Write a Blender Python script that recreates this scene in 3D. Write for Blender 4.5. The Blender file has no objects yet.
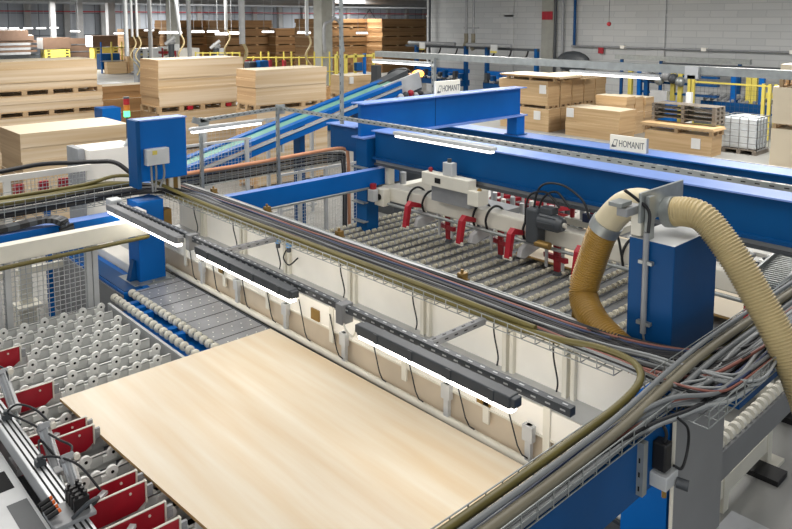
import bpy, math, random
from mathutils import Vector, Matrix
random.seed(7)
SC = bpy.context.scene
COL = SC.collection
PI = math.pi
# axes: X runs across the machines (away, right), Y runs along them (away, left), Z up. Metres.

# ------------------------------------------------------------------ materials
MATS = {}
def mat(name, col, rough=0.5, metal=0.0, noise=0.08, scale=(4, 4, 4), emit=0.0, bump=0.0, col2=None, detail=3.0, spec=None):
    m = bpy.data.materials.new(name); m.use_nodes = True
    nt = m.node_tree; N = nt.nodes; L = nt.links
    b = N['Principled BSDF']
    b.inputs['Roughness'].default_value = rough
    b.inputs['Metallic'].default_value = metal
    if spec is not None: b.inputs['Specular IOR Level'].default_value = spec
    geo = N.new('ShaderNodeNewGeometry')
    mp = N.new('ShaderNodeMapping'); mp.inputs['Scale'].default_value = scale
    no = N.new('ShaderNodeTexNoise'); no.inputs['Scale'].default_value = 1.0; no.inputs['Detail'].default_value = detail
    L.new(geo.outputs['Position'], mp.inputs['Vector']); L.new(mp.outputs['Vector'], no.inputs['Vector'])
    cr = N.new('ShaderNodeValToRGB')
    a = [max(0, c * (1 - noise)) for c in col]; c2 = col2 if col2 else [min(1, c * (1 + noise)) for c in col]
    if col2: a = list(col)
    cr.color_ramp.elements[0].position = 0.3; cr.color_ramp.elements[1].position = 0.7
    cr.color_ramp.elements[0].color = (*a, 1); cr.color_ramp.elements[1].color = (*c2, 1)
    L.new(no.outputs['Fac'], cr.inputs['Fac']); L.new(cr.outputs['Color'], b.inputs['Base Color'])
    if emit:
        b.inputs['Emission Color'].default_value = (*col, 1); b.inputs['Emission Strength'].default_value = emit
    if bump:
        bp = N.new('ShaderNodeBump'); bp.inputs['Strength'].default_value = bump; bp.inputs['Distance'].default_value = 0.01
        L.new(no.outputs['Fac'], bp.inputs['Height']); L.new(bp.outputs['Normal'], b.inputs['Normal'])
    MATS[name] = m
    return m

def srgb(r, g, b):
    f = lambda c: (c / 255 / 12.92) if c / 255 <= 0.04045 else ((c / 255 + 0.055) / 1.055) ** 2.4
    return (f(r), f(g), f(b))

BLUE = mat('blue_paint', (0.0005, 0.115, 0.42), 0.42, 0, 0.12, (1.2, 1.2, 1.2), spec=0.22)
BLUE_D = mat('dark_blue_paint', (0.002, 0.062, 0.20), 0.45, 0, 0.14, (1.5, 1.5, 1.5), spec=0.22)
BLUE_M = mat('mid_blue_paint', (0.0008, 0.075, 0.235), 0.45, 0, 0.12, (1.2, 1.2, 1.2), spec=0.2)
BLUE_E = mat('blue_highlight', srgb(120, 150, 214), 0.45, 0, 0.06)  # blue paint with the highlight of beam tops put into its colour
CREAM = mat('cream_paint', srgb(222, 218, 204), 0.5, 0, 0.06, (3, 3, 3))
WHITE = mat('white_sheet', srgb(244, 240, 230), 0.5, 0, 0.04, (3, 3, 3))
WHITE_P = mat('white_plastic', srgb(248, 248, 243), 0.4, 0, 0.03, (20, 20, 20))
BEIGE = mat('beige_sheet', srgb(205, 190, 168), 0.45, 0, 0.10, (2, 2, 2))
LGREY = mat('light_grey_metal', srgb(196, 198, 198), 0.42, 0.15, 0.06, (6, 6, 6))
RAILW = mat('pale_rail', srgb(216, 217, 213), 0.45, 0, 0.05, (6, 6, 6))
GREY = mat('grey_metal', srgb(150, 152, 154), 0.45, 0.2, 0.08, (5, 5, 5))
MGREY = mat('mid_grey_paint', srgb(128, 129, 130), 0.55, 0, 0.07, (2, 2, 2))
DGREY = mat('dark_grey_plastic', srgb(66, 70, 74), 0.45, 0, 0.08, (8, 8, 8))
GALV = mat('galvanised_steel', srgb(158, 162, 160), 0.38, 0.55, 0.14, (9, 9, 9))
STEEL = mat('polished_steel_plate', srgb(166, 168, 172), 0.25, 0.15, 0.16, (1.0, 2, 5))
ALU = mat('aluminium', srgb(188, 190, 192), 0.35, 0.5, 0.06, (8, 3, 8))
SHEET = mat('bed_sheet_metal', srgb(128, 130, 132), 0.35, 0.25, 0.3, (1, 3, 3))
BLACK = mat('black_rubber', srgb(22, 22, 24), 0.5, 0, 0.1)
SLOT = mat('dark_opening', srgb(12, 12, 13), 0.8, 0, 0.05)
CABLE_G = mat('grey_cable', srgb(116, 119, 120), 0.5, 0, 0.06)
CABLE_L = mat('pale_grey_cable', srgb(158, 161, 161), 0.5, 0, 0.06)
CABLE_D = mat('dark_cable', srgb(30, 31, 34), 0.55, 0, 0.1)
CABLE_R = mat('salmon_cable', srgb(138, 86, 74), 0.5, 0, 0.06)
CABLE_B = mat('navy_cable', srgb(44, 58, 92), 0.5, 0, 0.06)
OLIVE = mat('olive_conduit', srgb(104, 95, 48), 0.45, 0, 0.18, (3, 3, 3))
TAUPE = mat('taupe_conduit', srgb(122, 116, 98), 0.5, 0, 0.10, (3, 3, 3))
ORANGE = mat('orange_conduit', srgb(214, 150, 112), 0.5, 0, 0.06)
RED = mat('red_paint', srgb(164, 22, 40), 0.4, 0, 0.14, (5, 5, 5))
RED_D = mat('dark_red_paint', srgb(150, 26, 38), 0.45, 0, 0.2, (9, 9, 9))
YELLOW = mat('yellow_paint', srgb(204, 188, 88), 0.45, 0, 0.06)
HOSE_O = mat('ochre_hose', srgb(160, 124, 52), 0.42, 0, 0.12, (4, 4, 4))
HOSE_W = mat('pale_hose', srgb(206, 194, 162), 0.42, 0, 0.06, (4, 4, 4))
HOSE_T = mat('tan_hose', srgb(186, 168, 124), 0.42, 0, 0.10, (4, 4, 4))
BRASS = mat('brass_clamp', srgb(150, 120, 66), 0.4, 0.5, 0.1)
TUBE_L = mat('lamp_diffuser', (1.0, 0.95, 0.86), 0.4, 0, 0.0, emit=7.0)
TUBE_M = mat('hall_lamp_diffuser', (1.0, 0.98, 0.95), 0.4, 0, 0.0, emit=3.0)
FLOOR = mat('concrete_floor', srgb(150, 150, 146), 0.4, 0, 0.16, (0.7, 0.7, 0.7), detail=6)
TIMBER = mat('pallet_timber', srgb(176, 148, 112), 0.7, 0, 0.2, (3, 3, 12))
TIMBER_G = mat('weathered_timber', srgb(128, 120, 110), 0.75, 0, 0.2, (3, 3, 12))
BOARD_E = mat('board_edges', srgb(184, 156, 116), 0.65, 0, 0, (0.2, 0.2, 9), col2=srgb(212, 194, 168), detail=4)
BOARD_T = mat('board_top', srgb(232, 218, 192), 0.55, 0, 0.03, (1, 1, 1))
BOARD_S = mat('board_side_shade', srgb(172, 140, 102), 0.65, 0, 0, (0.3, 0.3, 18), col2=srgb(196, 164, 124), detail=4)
BROWN_E = mat('brown_board_edges', srgb(134, 100, 62), 0.7, 0, 0, (0.15, 0.15, 9), col2=srgb(164, 126, 82), detail=4)
CARTON = mat('wrapped_board', srgb(200, 166, 120), 0.5, 0, 0, (0.4, 0.4, 14), col2=srgb(222, 192, 150), detail=4)
PAPER = mat('paper_sheet', srgb(240, 240, 238), 0.6, 0, 0.02)
ACID = mat('accent_green', srgb(112, 164, 146), 0.5, 0, 0.1)
IBCW = mat('milky_tank', srgb(226, 232, 236), 0.35, 0, 0.04)
GLOW_O = mat('orange_beacon', (1.0, 0.36, 0.04), 0.4, 0, 0, emit=6.0)
GLOW_G = mat('green_lamp_lens', (0.1, 0.85, 0.3), 0.4, 0, 0, emit=2.0)
AMBER = mat('amber_lens', srgb(196, 120, 40), 0.4, 0, 0)
REDLENS = mat('red_lens', srgb(160, 24, 30), 0.4, 0, 0)

# light birch panel: fine grain streaks along Y
WOOD = mat('birch_panel_face', srgb(234, 211, 176), 0.34, 0, 0, (7, 0.5, 1), col2=srgb(246, 235, 214), detail=6)
WOOD_EDGE = mat('panel_edge', srgb(206, 170, 112), 0.6, 0, 0.1, (2, 2, 30))

def wall_block():
    m = mat('painted_block_wall', srgb(176, 178, 178), 0.75, 0, 0.05, (0.5, 0.5, 0.5))
    nt = m.node_tree; N = nt.nodes; L = nt.links; b = N['Principled BSDF']
    geo = N.new('ShaderNodeNewGeometry'); sx = N.new('ShaderNodeSeparateXYZ'); cx = N.new('ShaderNodeCombineXYZ')
    L.new(geo.outputs['Position'], sx.inputs[0]); L.new(sx.outputs['Y'], cx.inputs['X']); L.new(sx.outputs['Z'], cx.inputs['Y'])
    br = N.new('ShaderNodeTexBrick'); br.inputs['Scale'].default_value = 1.0
    br.inputs['Brick Width'].default_value = 1.1; br.inputs['Row Height'].default_value = 0.28; br.inputs['Mortar Size'].default_value = 0.018
    br.inputs['Color1'].default_value = (*srgb(196, 197, 196), 1); br.inputs['Color2'].default_value = (*srgb(186, 188, 188), 1)
    br.inputs['Mortar'].default_value = (*srgb(176, 178, 179), 1)
    L.new(cx.outputs[0], br.inputs['Vector']); L.new(br.outputs['Color'], b.inputs['Base Color'])
    return m
WALL_B = wall_block()
CARTON_S = mat('wrapped_board_shaded', srgb(176, 144, 104), 0.5, 0, 0, (0.4, 0.4, 12), col2=srgb(196, 166, 126), detail=4)  # side faces: shade put in as a darker copy of the wrapped board

def wall_clad():
    m = mat('grey_cladding', srgb(132, 138, 146), 0.6, 0, 0.05)
    nt = m.node_tree; N = nt.nodes; L = nt.links; b = N['Principled BSDF']
    geo = N.new('ShaderNodeNewGeometry'); sx = N.new('ShaderNodeSeparateXYZ'); cx = N.new('ShaderNodeCombineXYZ')
    L.new(geo.outputs['Position'], sx.inputs[0]); L.new(sx.outputs['X'], cx.inputs['X']); L.new(sx.outputs['Z'], cx.inputs['Y'])
    br = N.new('ShaderNodeTexBrick'); br.offset = 0.0; br.inputs['Scale'].default_value = 1.0
    br.inputs['Brick Width'].default_value = 1.5; br.inputs['Row Height'].default_value = 2.4; br.inputs['Mortar Size'].default_value = 0.05
    br.inputs['Color1'].default_value = (*srgb(140, 146, 154), 1); br.inputs['Color2'].default_value = (*srgb(128, 134, 142), 1)
    br.inputs['Mortar'].default_value = (*srgb(86, 92, 100), 1)
    L.new(cx.outputs[0], br.inputs['Vector']); L.new(br.outputs['Color'], b.inputs['Base Color'])
    return m
WALL_C = wall_clad()
CEIL = mat('ceiling_deck', srgb(150, 154, 160), 0.7, 0, 0.08)
CONC = mat('concrete_column', srgb(160, 160, 152), 0.7, 0, 0.08)

# ------------------------------------------------------------------ mesh builder
class M:
    def __init__(s): s.V = []; s.F = []; s.I = []; s.S = []
    def _add(s, vs, fs, m=0, smooth=False):
        b = len(s.V); s.V += [tuple(v) for v in vs]
        for f in fs:
            s.F.append(tuple(b + i for i in f)); s.I.append(m); s.S.append(smooth)
        return s
    BF = [(0, 3, 2, 1), (4, 5, 6, 7), (0, 1, 5, 4), (1, 2, 6, 5), (2, 3, 7, 6), (3, 0, 4, 7)]   # bottom top -y +x +y -x
    def box(s, x0, x1, y0, y1, z0, z1, m=0, ms=None):
        vs = [(x0, y0, z0), (x1, y0, z0), (x1, y1, z0), (x0, y1, z0), (x0, y0, z1), (x1, y0, z1), (x1, y1, z1), (x0, y1, z1)]
        if ms is None: return s._add(vs, s.BF, m)
        b = len(s.V); s.V += vs
        for f, k in zip(s.BF, ms): s.F.append(tuple(b + i for i in f)); s.I.append(k); s.S.append(False)
        return s
    def obox(s, c, size, R=None, m=0):
        R = R or Matrix.Identity(3); c = Vector(c); h = [d / 2 for d in size]
        vs = [c + R @ Vector((sx * h[0], sy * h[1], sz * h[2])) for sz in (-1, 1) for sx, sy in ((-1, -1), (1, -1), (1, 1), (-1, 1))]
        return s._add(vs, s.BF, m)
    def bar(s, p0, p1, w, h, m=0):                       # rectangular bar, w sideways, h upwards
        p0 = Vector(p0); p1 = Vector(p1); d = (p1 - p0); L = d.length; d.normalize()
        up = Vector((0, 0, 1)) if abs(d.z) < 0.95 else Vector((0, 1, 0))
        sd = d.cross(up).normalized(); up = sd.cross(d)
        R = Matrix((d, sd, up)).transposed()
        return s.obox((p0 + p1) / 2, (L, w, h), R, m)
    def cyl(s, p0, p1, r, n=12, m=0, r2=None, caps=True, mc=None):
        r2 = r if r2 is None else r2
        p0 = Vector(p0); p1 = Vector(p1); d = (p1 - p0).normalized()
        a = d.orthogonal().normalized(); b = d.cross(a)
        vs = []
        for p, rr in ((p0, r), (p1, r2)):
            for i in range(n):
                t = 2 * PI * i / n; vs.append(p + a * (rr * math.cos(t)) + b * (rr * math.sin(t)))
        s._add(vs, [(i, (i + 1) % n, n + (i + 1) % n, n + i) for i in range(n)], m, True)
        if caps:
            s._add(vs[:n], [tuple(reversed(range(n)))], m if mc is None else mc); s._add(vs[n:], [tuple(range(n))], m if mc is None else mc)
        return s
    def tube(s, pts, r, n=8, m=0, caps=True):
        pts = [Vector(p) for p in pts]; k = len(pts)
        rs = r if isinstance(r, (list, tuple)) else [r] * k
        ta = []
        for i in range(k):
            ta.append((pts[min(i + 1, k - 1)] - pts[max(i - 1, 0)]).normalized())
        a = ta[0].orthogonal().normalized(); vs = []
        for i in range(k):
            a = (a - ta[i] * a.dot(ta[i])).normalized(); b = ta[i].cross(a)
            for j in range(n):
                t = 2 * PI * j / n; vs.append(pts[i] + a * (rs[i] * math.cos(t)) + b * (rs[i] * math.sin(t)))
        fs = [(i * n + j, i * n + (j + 1) % n, (i + 1) * n + (j + 1) % n, (i + 1) * n + j) for i in range(k - 1) for j in range(n)]
        s._add(vs, fs, m, True)
        if caps:
            s._add(vs[:n], [tuple(reversed(range(n)))], m); s._add(vs[-n:], [tuple(range(n))], m)
        return s
    def prism(s, poly, axis, a0, a1, m=0):               # polygon in the two other axes, swept along axis
        def P(p, a):
            return (a, p[0], p[1]) if axis == 'x' else (p[0], a, p[1]) if axis == 'y' else (p[0], p[1], a)
        n = len(poly); vs = [P(p, a0) for p in poly] + [P(p, a1) for p in poly]
        fs = [tuple(reversed(range(n))), tuple(range(n, 2 * n))] + [(i, (i + 1) % n, n + (i + 1) % n, n + i) for i in range(n)]
        return s._add(vs, fs, m)
    def ball(s, c, r, m=0, nu=10, nv=6, sq=(1, 1, 1)):
        vs = []; fs = []
        for i in range(nv + 1):
            ph = PI * i / nv
            for j in range(nu):
                t = 2 * PI * j / nu
                vs.append((c[0] + sq[0] * r * math.sin(ph) * math.cos(t), c[1] + sq[1] * r * math.sin(ph) * math.sin(t), c[2] + sq[2] * r * math.cos(ph)))
        for i in range(nv):
            for j in range(nu):
                fs.append((i * nu + j, (i + 1) * nu + j, (i + 1) * nu + (j + 1) % nu, i * nu + (j + 1) % nu))
        return s._add(vs, fs, m, True)

ORG = {}
def _link(name, mesh, loc, parent):
    o = bpy.data.objects.new(name, mesh); COL.objects.link(o)
    if parent is not None:
        o.parent = parent; o.location = Vector(loc) - ORG[parent.name]
    else:
        o.location = loc
    ORG[o.name] = Vector(loc)
    return o
def build(mb, name, mats, parent=None, bev=0.0, origin=None):
    if not isinstance(mats, (list, tuple)): mats = [mats]
    if parent is not None: org = ORG[parent.name]
    elif origin is not None: org = Vector(origin)
    else:
        xs = [v[0] for v in mb.V]; ys = [v[1] for v in mb.V]; zs = [v[2] for v in mb.V]
        org = Vector(((min(xs) + max(xs)) / 2, (min(ys) + max(ys)) / 2, min(zs)))
    me = bpy.data.meshes.new(name)
    me.from_pydata([(v[0] - org.x, v[1] - org.y, v[2] - org.z) for v in mb.V], [], mb.F)
    for m in mats: me.materials.append(m)
    me.polygons.foreach_set('material_index', mb.I); me.polygons.foreach_set('use_smooth', mb.S)
    me.update()
    o = _link(name, me, org, parent)
    if bev:
        md = o.modifiers.new('edge', 'BEVEL'); md.width = bev; md.segments = 2; md.limit_method = 'ANGLE'; md.angle_limit = 0.7
    return o
def tag(o, label, cat, group=None):
    o['label'] = label; o['category'] = cat
    if group: o['group'] = group
    return o
def thing(name, loc, label, cat, group=None):
    o = bpy.data.objects.new(name, None); o.empty_display_size = 0.2; COL.objects.link(o); o.location = loc
    ORG[o.name] = Vector(loc)
    return tag(o, label, cat, group)
def single(mb, name, mats, label, cat, group=None, bev=0.0):
    return tag(build(mb, name, mats, None, bev), label, cat, group)
def struct(mb, name, mats, bev=0.0):
    o = build(mb, name, mats, None, bev); o['kind'] = 'structure'; return o
def copy_thing(r, loc, label=None, group=None, rotz=None):
    c = r.copy(); COL.objects.link(c); c.location = loc; ORG[c.name] = Vector(loc)
    if rotz is not None: c.rotation_euler = (0, 0, rotz)
    if label: c['label'] = label
    if group: c['group'] = group
    for ch in list(r.children):
        d = ch.copy(); COL.objects.link(d); d.parent = c
        for g in list(ch.children):
            e = g.copy(); COL.objects.link(e); e.parent = d
    return c
def cr(pts, k=8):                                        # Catmull-Rom through points
    P = [Vector(p) for p in pts]; P = [P[0] * 2 - P[1]] + P + [P[-1] * 2 - P[-2]]
    out = []
    for i in range(1, len(P) - 2):
        for j in range(k):
            t = j / k; a, b, c, d = P[i - 1], P[i], P[i + 1], P[i + 2]
            out.append(0.5 * ((2 * b) + (c - a) * t + (2 * a - 5 * b + 4 * c - d) * t * t + (3 * b - a - 3 * c + d) * t ** 3))
    out.append(P[-2]); return out
def cable(pts, r, m, name, label, cat='cable', group=None, k=8, n=7):
    return single(M().tube(cr(pts, k), r, n), name, m, label, cat, group)
def wire_grid(mb, p, a, b, na, nb, r, m=0):              # wires over the parallelogram p, p+a, p+b
    p = Vector(p); a = Vector(a); b = Vector(b)
    for i in range(na + 1):
        q = p + a * (i / na); mb.cyl(q, q + b, r, 4, m, caps=False)
    for j in range(nb + 1):
        q = p + b * (j / nb); mb.cyl(q, q + a, r, 4, m, caps=False)
def strut(mb, p0, p1, w=0.045, slots=True, pitch=0.09, face='side', m=0, ms=1):   # perforated channel
    p0 = Vector(p0); p1 = Vector(p1); mb.bar(p0, p1, w, w, m)
    if slots:
        d = (p1 - p0); L = d.length; d.normalize(); n = int(L / pitch)
        up = Vector((0, 0, 1)) if abs(d.z) < 0.95 else Vector((0, 1, 0))
        sd = d.cross(up).normalized(); up = sd.cross(d)
        for i in range(n):
            c = p0 + d * ((i + 0.5) * pitch); e = d * (pitch * 0.17)
            for s_ in (-1, 1):
                mb.bar(c - e + sd * s_ * w * 0.5, c + e + sd * s_ * w * 0.5, 0.003, w * 0.2, ms)
            mb.bar(c - e + up * w * 0.5, c + e + up * w * 0.5, w * 0.2, 0.003, ms)
def lamp(name, p0, p1, label, group, housing=DGREY, w=0.09, h=0.075, dm=None, down=0.034, clips=True):
    p0 = Vector(p0); p1 = Vector(p1); mid = (p0 + p1) / 2
    t = thing(name, (mid.x, mid.y, mid.z - h / 2 - down), label, 'lamp', group)
    d = (p1 - p0).normalized()
    b = M(); b.bar(p0, p1, w, h)
    b.bar(p0 - d * 0.03, p0 + d * 0.02, w * 0.8, h * 0.8); b.bar(p1 - d * 0.02, p1 + d * 0.03, w * 0.8, h * 0.8)
    build(b, 'housing', housing, t, 0.008)
    z = Vector((0, 0, h / 2 + down / 2))
    q = M(); q.bar(p0 - z, p1 - z, w * 0.7, down); build(q, 'diffuser', dm or TUBE_M, t, 0.01)
    if clips:
        for k in (0.15, 0.4, 0.65, 0.9):
            c = p0 + (p1 - p0) * k
            build(M().bar(c - d * 0.02, c + d * 0.02, w * 1.12, h * 0.9), 'clip', housing, t)
    return t

# ================================================================== FOREGROUND: infeed roller table
T = thing('infeed_roller_table', (2.0, 6.5, 0.0), 'infeed table of grey rails with rows of white wheels, lower left', 'roller table')
wheel_n = 0; rest = M()
def wheel_shape(mb, x, y, z, ny=1):
    mb.cyl((x, y, z), (x, y + 0.026 * ny, z), 0.043, 14, 0)
    mb.cyl((x, y - 0.003 * ny, z), (x, y + 0.03 * ny, z), 0.012, 8, 1)
    mb.box(x - 0.075, x + 0.03, min(y, y + 0.02 * ny), max(y, y + 0.02 * ny), z - 0.06, z - 0.012, 0)
for i in range(19):
    v = 8.05 - 0.236 * i
    u1 = 2.985 if v > 6.1 else 2.99
    rl = M(); rl.box(1.42, u1, v, v + 0.006, 0.765, 0.885); rl.box(1.42, u1, v, v + 0.03, 0.879, 0.885); rl.box(1.42, u1, v, v + 0.03, 0.79, 0.796)
    R_ = build(rl, 'rail', RAILW, T)
    k = 0; x = u1 - 0.045 - (0.1 if i % 2 else 0.0)
    while x > 1.5:
        if not (v < 6.05 and x > 2.1):
            if wheel_n < 98 and x > 1.15 and v < 8.2 and i < 11:
                w = M(); wheel_shape(w, x, v, 0.884, -1); build(w, 'wheel', [WHITE_P, SLOT], R_); wheel_n += 1
            else:
                wheel_shape(rest, x, v, 0.885, -1)
            if i % 2: wheel_shape(rest, x - 0.1, v + 0.012, 0.862, 1)
        x -= 0.2
o = build(rest, 'wheels', [WHITE_P, SLOT], T); o['kind'] = 'stuff'
fr = M()
for x in (1.48, 2.0, 2.9): fr.box(x - 0.03, x + 0.03, 3.6, 8.1, 0.68, 0.79)
build(fr, 'frame', MGREY, T)
for x in (1.48, 2.9):
    for y in (3.8, 6.0, 8.0): build(M().box(x - 0.04, x + 0.04, y - 0.04, y + 0.04, 0, 0.69), 'leg', MGREY, T)
build(M().box(1.44, 2.98, 3.6, 8.0, 0.60, 0.62), 'drip_tray', DGREY, T)

# the wide pale birch panel lying on the wheels
pn = M(); zt = 0.957; zb = 0.933
P4 = [(1.872, 6.127), (3.925, 6.104), (3.97, 2.3), (2.10, 2.3)]
vs = [(*p, zb) for p in P4] + [(*p, zt) for p in P4]
pn._add(vs, [(0, 1, 2, 3)], 1); pn._add(vs, [(7, 6, 5, 4)], 0)
pn._add(vs, [(0, 4, 5, 1), (1, 5, 6, 2), (2, 6, 7, 3), (3, 7, 4, 0)], 1)
single(pn, 'wood_panel', [WOOD, WOOD_EDGE], 'very large pale birch-look panel lying flat on the infeed table', 'panel', None)

# ------------------------------------------------ red pushers at the left edge of the panel
def pusher(v, dbl, label, u0=1.36, u1=1.87, gap=0.15):
    t = thing('pusher', (1.6, v, 0.86), label, 'pusher', 'red pushers along the panel edge')
    for k in range(2 if dbl else 1):
        y = v + k * gap
        q = M(); q.prism([(u0, 0.86), (u1 - 0.06, 0.86), (u1, 0.90), (u1, 1.04), (u0, 1.04)], 'y', y - 0.006, y + 0.006)
        pl = build(q, 'plate', RED, t, 0.002)
        build(M().box(u0, u1 + 0.002, y - 0.0075, y + 0.0075, 1.04, 1.046), 'edge_strip', CREAM, pl)
        e = M(); e.box(u1, u1 + 0.012, y - 0.014, y + 0.014, 0.89, 1.046)
        build(e, 'end_strip', CREAM, pl)
        g = M(); g.box(u1 + 0.012, u1 + 0.05, y - 0.018, y + 0.004, 0.93, 1.01); g.cyl((u1 + 0.03, y - 0.022, 0.97), (u1 + 0.03, y + 0.01, 0.97), 0.016, 10)
        build(g, 'stop_block', GREY, pl)
        for bx in (u0 + 0.06, u1 - 0.1): build(M().cyl((bx, y - 0.012, 1.0), (bx, y + 0.01, 1.0), 0.009, 8), 'bolt', CREAM, pl)
    if dbl:
        build(M().bar((u0 + 0.12, v + 0.02, 0.99), (u0 + 0.3, v + gap - 0.02, 1.0), 0.04, 0.02), 'link_bar', LGREY, t)
    build(M().box(u0 - 0.03, u0 + 0.06, v - 0.03, v + (gap if dbl else 0) + 0.03, 0.88, 0.93), 'foot', GREY, t)
    return t
pusher(7.22, False, 'red push plate farthest from the camera, at the left picture edge')
pusher(6.30, False, 'single red push plate just left of the panel corner', u0=1.42)
pusher(5.39, True, 'pair of red push plates just below the panel corner')
pusher(4.47, True, 'pair of red push plates next to the second air cylinder')
pusher(3.98, True, 'red push plates nearest the camera, cut by the bottom edge', gap=0.2)

def air_cylinder(px, label):
    a, b = Vector(px[0]), Vector(px[1]); d = (b - a).normalized()
    t = thing('air_cylinder', tuple(b), label, 'cylinder', 'air cylinders on the pusher beam')
    q = M(); q.cyl(a, b, 0.036, 14)
    for an in range(4):
        o1 = d.orthogonal().normalized() * 0.034; o1.rotate(Matrix.Rotation(an * PI / 2 + 0.5, 3, d)); q.cyl(a + o1, b + o1, 0.010, 6)
    build(q, 'barrel', ALU, t)
    build(M().bar(a - d * 0.045, a + d * 0.01, 0.085, 0.085), 'end_cap', GREY, t, 0.01)
    build(M().bar(b - d * 0.01, b + d * 0.04, 0.085, 0.085), 'end_cap', LGREY, t, 0.01)
    build(M().cyl(b, b + d * 0.16, 0.012, 8), 'rod', GALV, t)
    c = a + Vector((0.05, -0.01, 0.03)); build(M().cyl(c, c + Vector((0.0, -0.03, 0)), 0.022, 10), 'fitting', CREAM, t)
    return t
air_cylinder(((1.50, 5.27, 1.20), (1.50, 5.03, 1.02)), 'silver air cylinder by the red plates under the panel corner')
air_cylinder(((1.50, 4.81, 1.18), (1.50, 4.58, 1.00)), 'silver air cylinder nearest the camera, above the valve block')
air_cylinder(((1.50, 6.30, 1.22), (1.50, 6.02, 1.06)), 'silver air cylinder farthest up the grey beam, at the left edge')

T = thing('pusher_beam', (1.36, 5.5, 0.0), 'long silver slotted beam carrying the pusher air cylinders', 'beam')
q = M(); q.box(1.295, 1.415, 3.4, 8.0, 1.05, 1.15)
build(q, 'profile', ALU, T, 0.006)
for x in (1.325, 1.36, 1.39): build(M().box(x - 0.006, x + 0.006, 3.4, 8.0, 1.1495, 1.1515), 'groove', SLOT, T)
for y in (3.8, 5.8, 7.6): build(M().box(1.31, 1.40, y - 0.05, y + 0.05, 0.0, 1.05), 'leg', MGREY, T)
for k, y in enumerate((5.72, 4.95)):
    cl = M(); cl.box(1.34, 1.40, y - 0.03, y + 0.03, 1.15, 1.19); cl.cyl((1.37, y, 1.18), (1.37, y, 1.215), 0.02, 8)
    build(cl, 'clip', DGREY, T)
T = thing('table_guard', (0.8, 5.0, 0.0), 'light grey sheet metal cover with a square black opening, bottom left', 'cover')
q = M(); q.box(0.2, 1.27, 3.3, 8.0, 1.0, 1.02); q.box(1.255, 1.27, 3.3, 8.0, 0.85, 1.0); q.box(0.2, 0.25, 3.3, 8.0, 0.0, 1.0)
build(q, 'sheet', LGREY, T)
build(M().prism([(1.13, 5.02), (1.225, 5.02), (1.225, 5.26), (1.13, 5.26)], 'z', 1.0195, 1.0215), 'opening', SLOT, T)
build(M().box(1.13, 1.25, 3.3, 4.85, 1.0195, 1.022), 'dark_strip', DGREY, T)  # dark grey strip laid flat on the sheet

T = thing('pneumatic_valve', (1.37, 4.35, 1.15), 'black pneumatic valve block with orange plug ends on the silver beam', 'valve')
build(M().box(1.22, 1.46, 4.2, 4.42, 1.15, 1.175), 'base_plate', GREY, T, 0.004)
for k in range(4):
    y = 4.40 - k * 0.045
    b = M(); b.box(1.35, 1.44, y - 0.016, y + 0.016, 1.175, 1.26); b.cyl((1.42, y, 1.26), (1.42, y, 1.29), 0.013, 8); b.cyl((1.37, y, 1.26), (1.37, y, 1.285), 0.011, 8)
    build(b, 'valve', BLACK, T, 0.004)
for k in range(4):
    y = 4.44 - k * 0.05
    b = M(); b.cyl((1.21, y, 1.20), (1.27, y, 1.215), 0.015, 10); e = build(b, 'plug', BLACK, T)
    build(M().cyl((1.265, y, 1.214), (1.285, y, 1.219), 0.013, 10), 'plug_end', mat('orange_plug', srgb(236, 112, 40)) if k == 0 and 'orange_plug' not in MATS else MATS['orange_plug'], e)
build(M().tube(cr([(1.33, 4.22, 1.18), (1.40, 4.16, 1.27), (1.47, 4.20, 1.25), (1.47, 4.28, 1.17)], 8), 0.013, 8), 'loop', DGREY, T)
for k, p in enumerate([
    [(1.37, 5.72, 1.20), (1.42, 5.62, 1.28), (1.49, 5.45, 1.29), (1.54, 5.27, 1.24)],
    [(1.38, 5.70, 1.19), (1.45, 5.45, 1.20), (1.53, 5.10, 1.20), (1.56, 4.92, 1.22), (1.53, 4.83, 1.22)],
    [(1.37, 4.98, 1.20), (1.41, 5.10, 1.14), (1.45, 5.22, 1.17), (1.50, 5.05, 1.10)],
    [(1.38, 4.95, 1.20), (1.45, 4.84, 1.22), (1.53, 4.68, 1.20), (1.60, 4.52, 1.08)],
    [(1.36, 6.6, 1.2), (1.44, 6.5, 1.27), (1.52, 6.3, 1.26), (1.5, 6.15, 1.14)]]):
    cable(p, 0.008, CABLE_D, 'air_hose', ['thin dark air hose arching to the upper air cylinder', 'long thin air hose running past both air cylinders', 'short dark air hose dropping from the beam clip', 'dark air hose leading to the nearest red plates', 'dark air hose at the left picture edge by the top cylinder'][k], 'hose', 'air hoses on the pusher beam')

# ------------------------------------------------ two rows of rollers and the steel air table
T = thing('roller_conveyor', (3.27, 7.2, 0.0), 'narrow blue conveyor with two rows of cream wheels beside the steel table', 'conveyor')
build(M().box(3.08, 3.46, 5.9, 8.0, 0.66, 0.78), 'frame', BLUE, T, 0.006)
build(M().box(3.02, 3.05, 5.9, 8.05, 0.70, 0.90), 'side_rail', LGREY, T, 0.003)
for x, ya, yb in ((3.16, 5.95, 8.22), (3.37, 5.95, 8.24)):
    build(M().cyl((x, ya, 0.885), (x, yb, 0.885), 0.016, 8), 'shaft', GALV, T)
    y = ya + 0.06
    while y < yb:
        w = M(); w.cyl((x, y - 0.026, 0.885), (x, y - 0.014, 0.885), 0.03, 12, 0, 0.046); w.cyl((x, y - 0.014, 0.885), (x, y + 0.014, 0.885), 0.046, 12); w.cyl((x, y + 0.014, 0.885), (x, y + 0.026, 0.885), 0.046, 12, 0, 0.03)
        build(w, 'wheel', CREAM, T); y += 0.115
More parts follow.
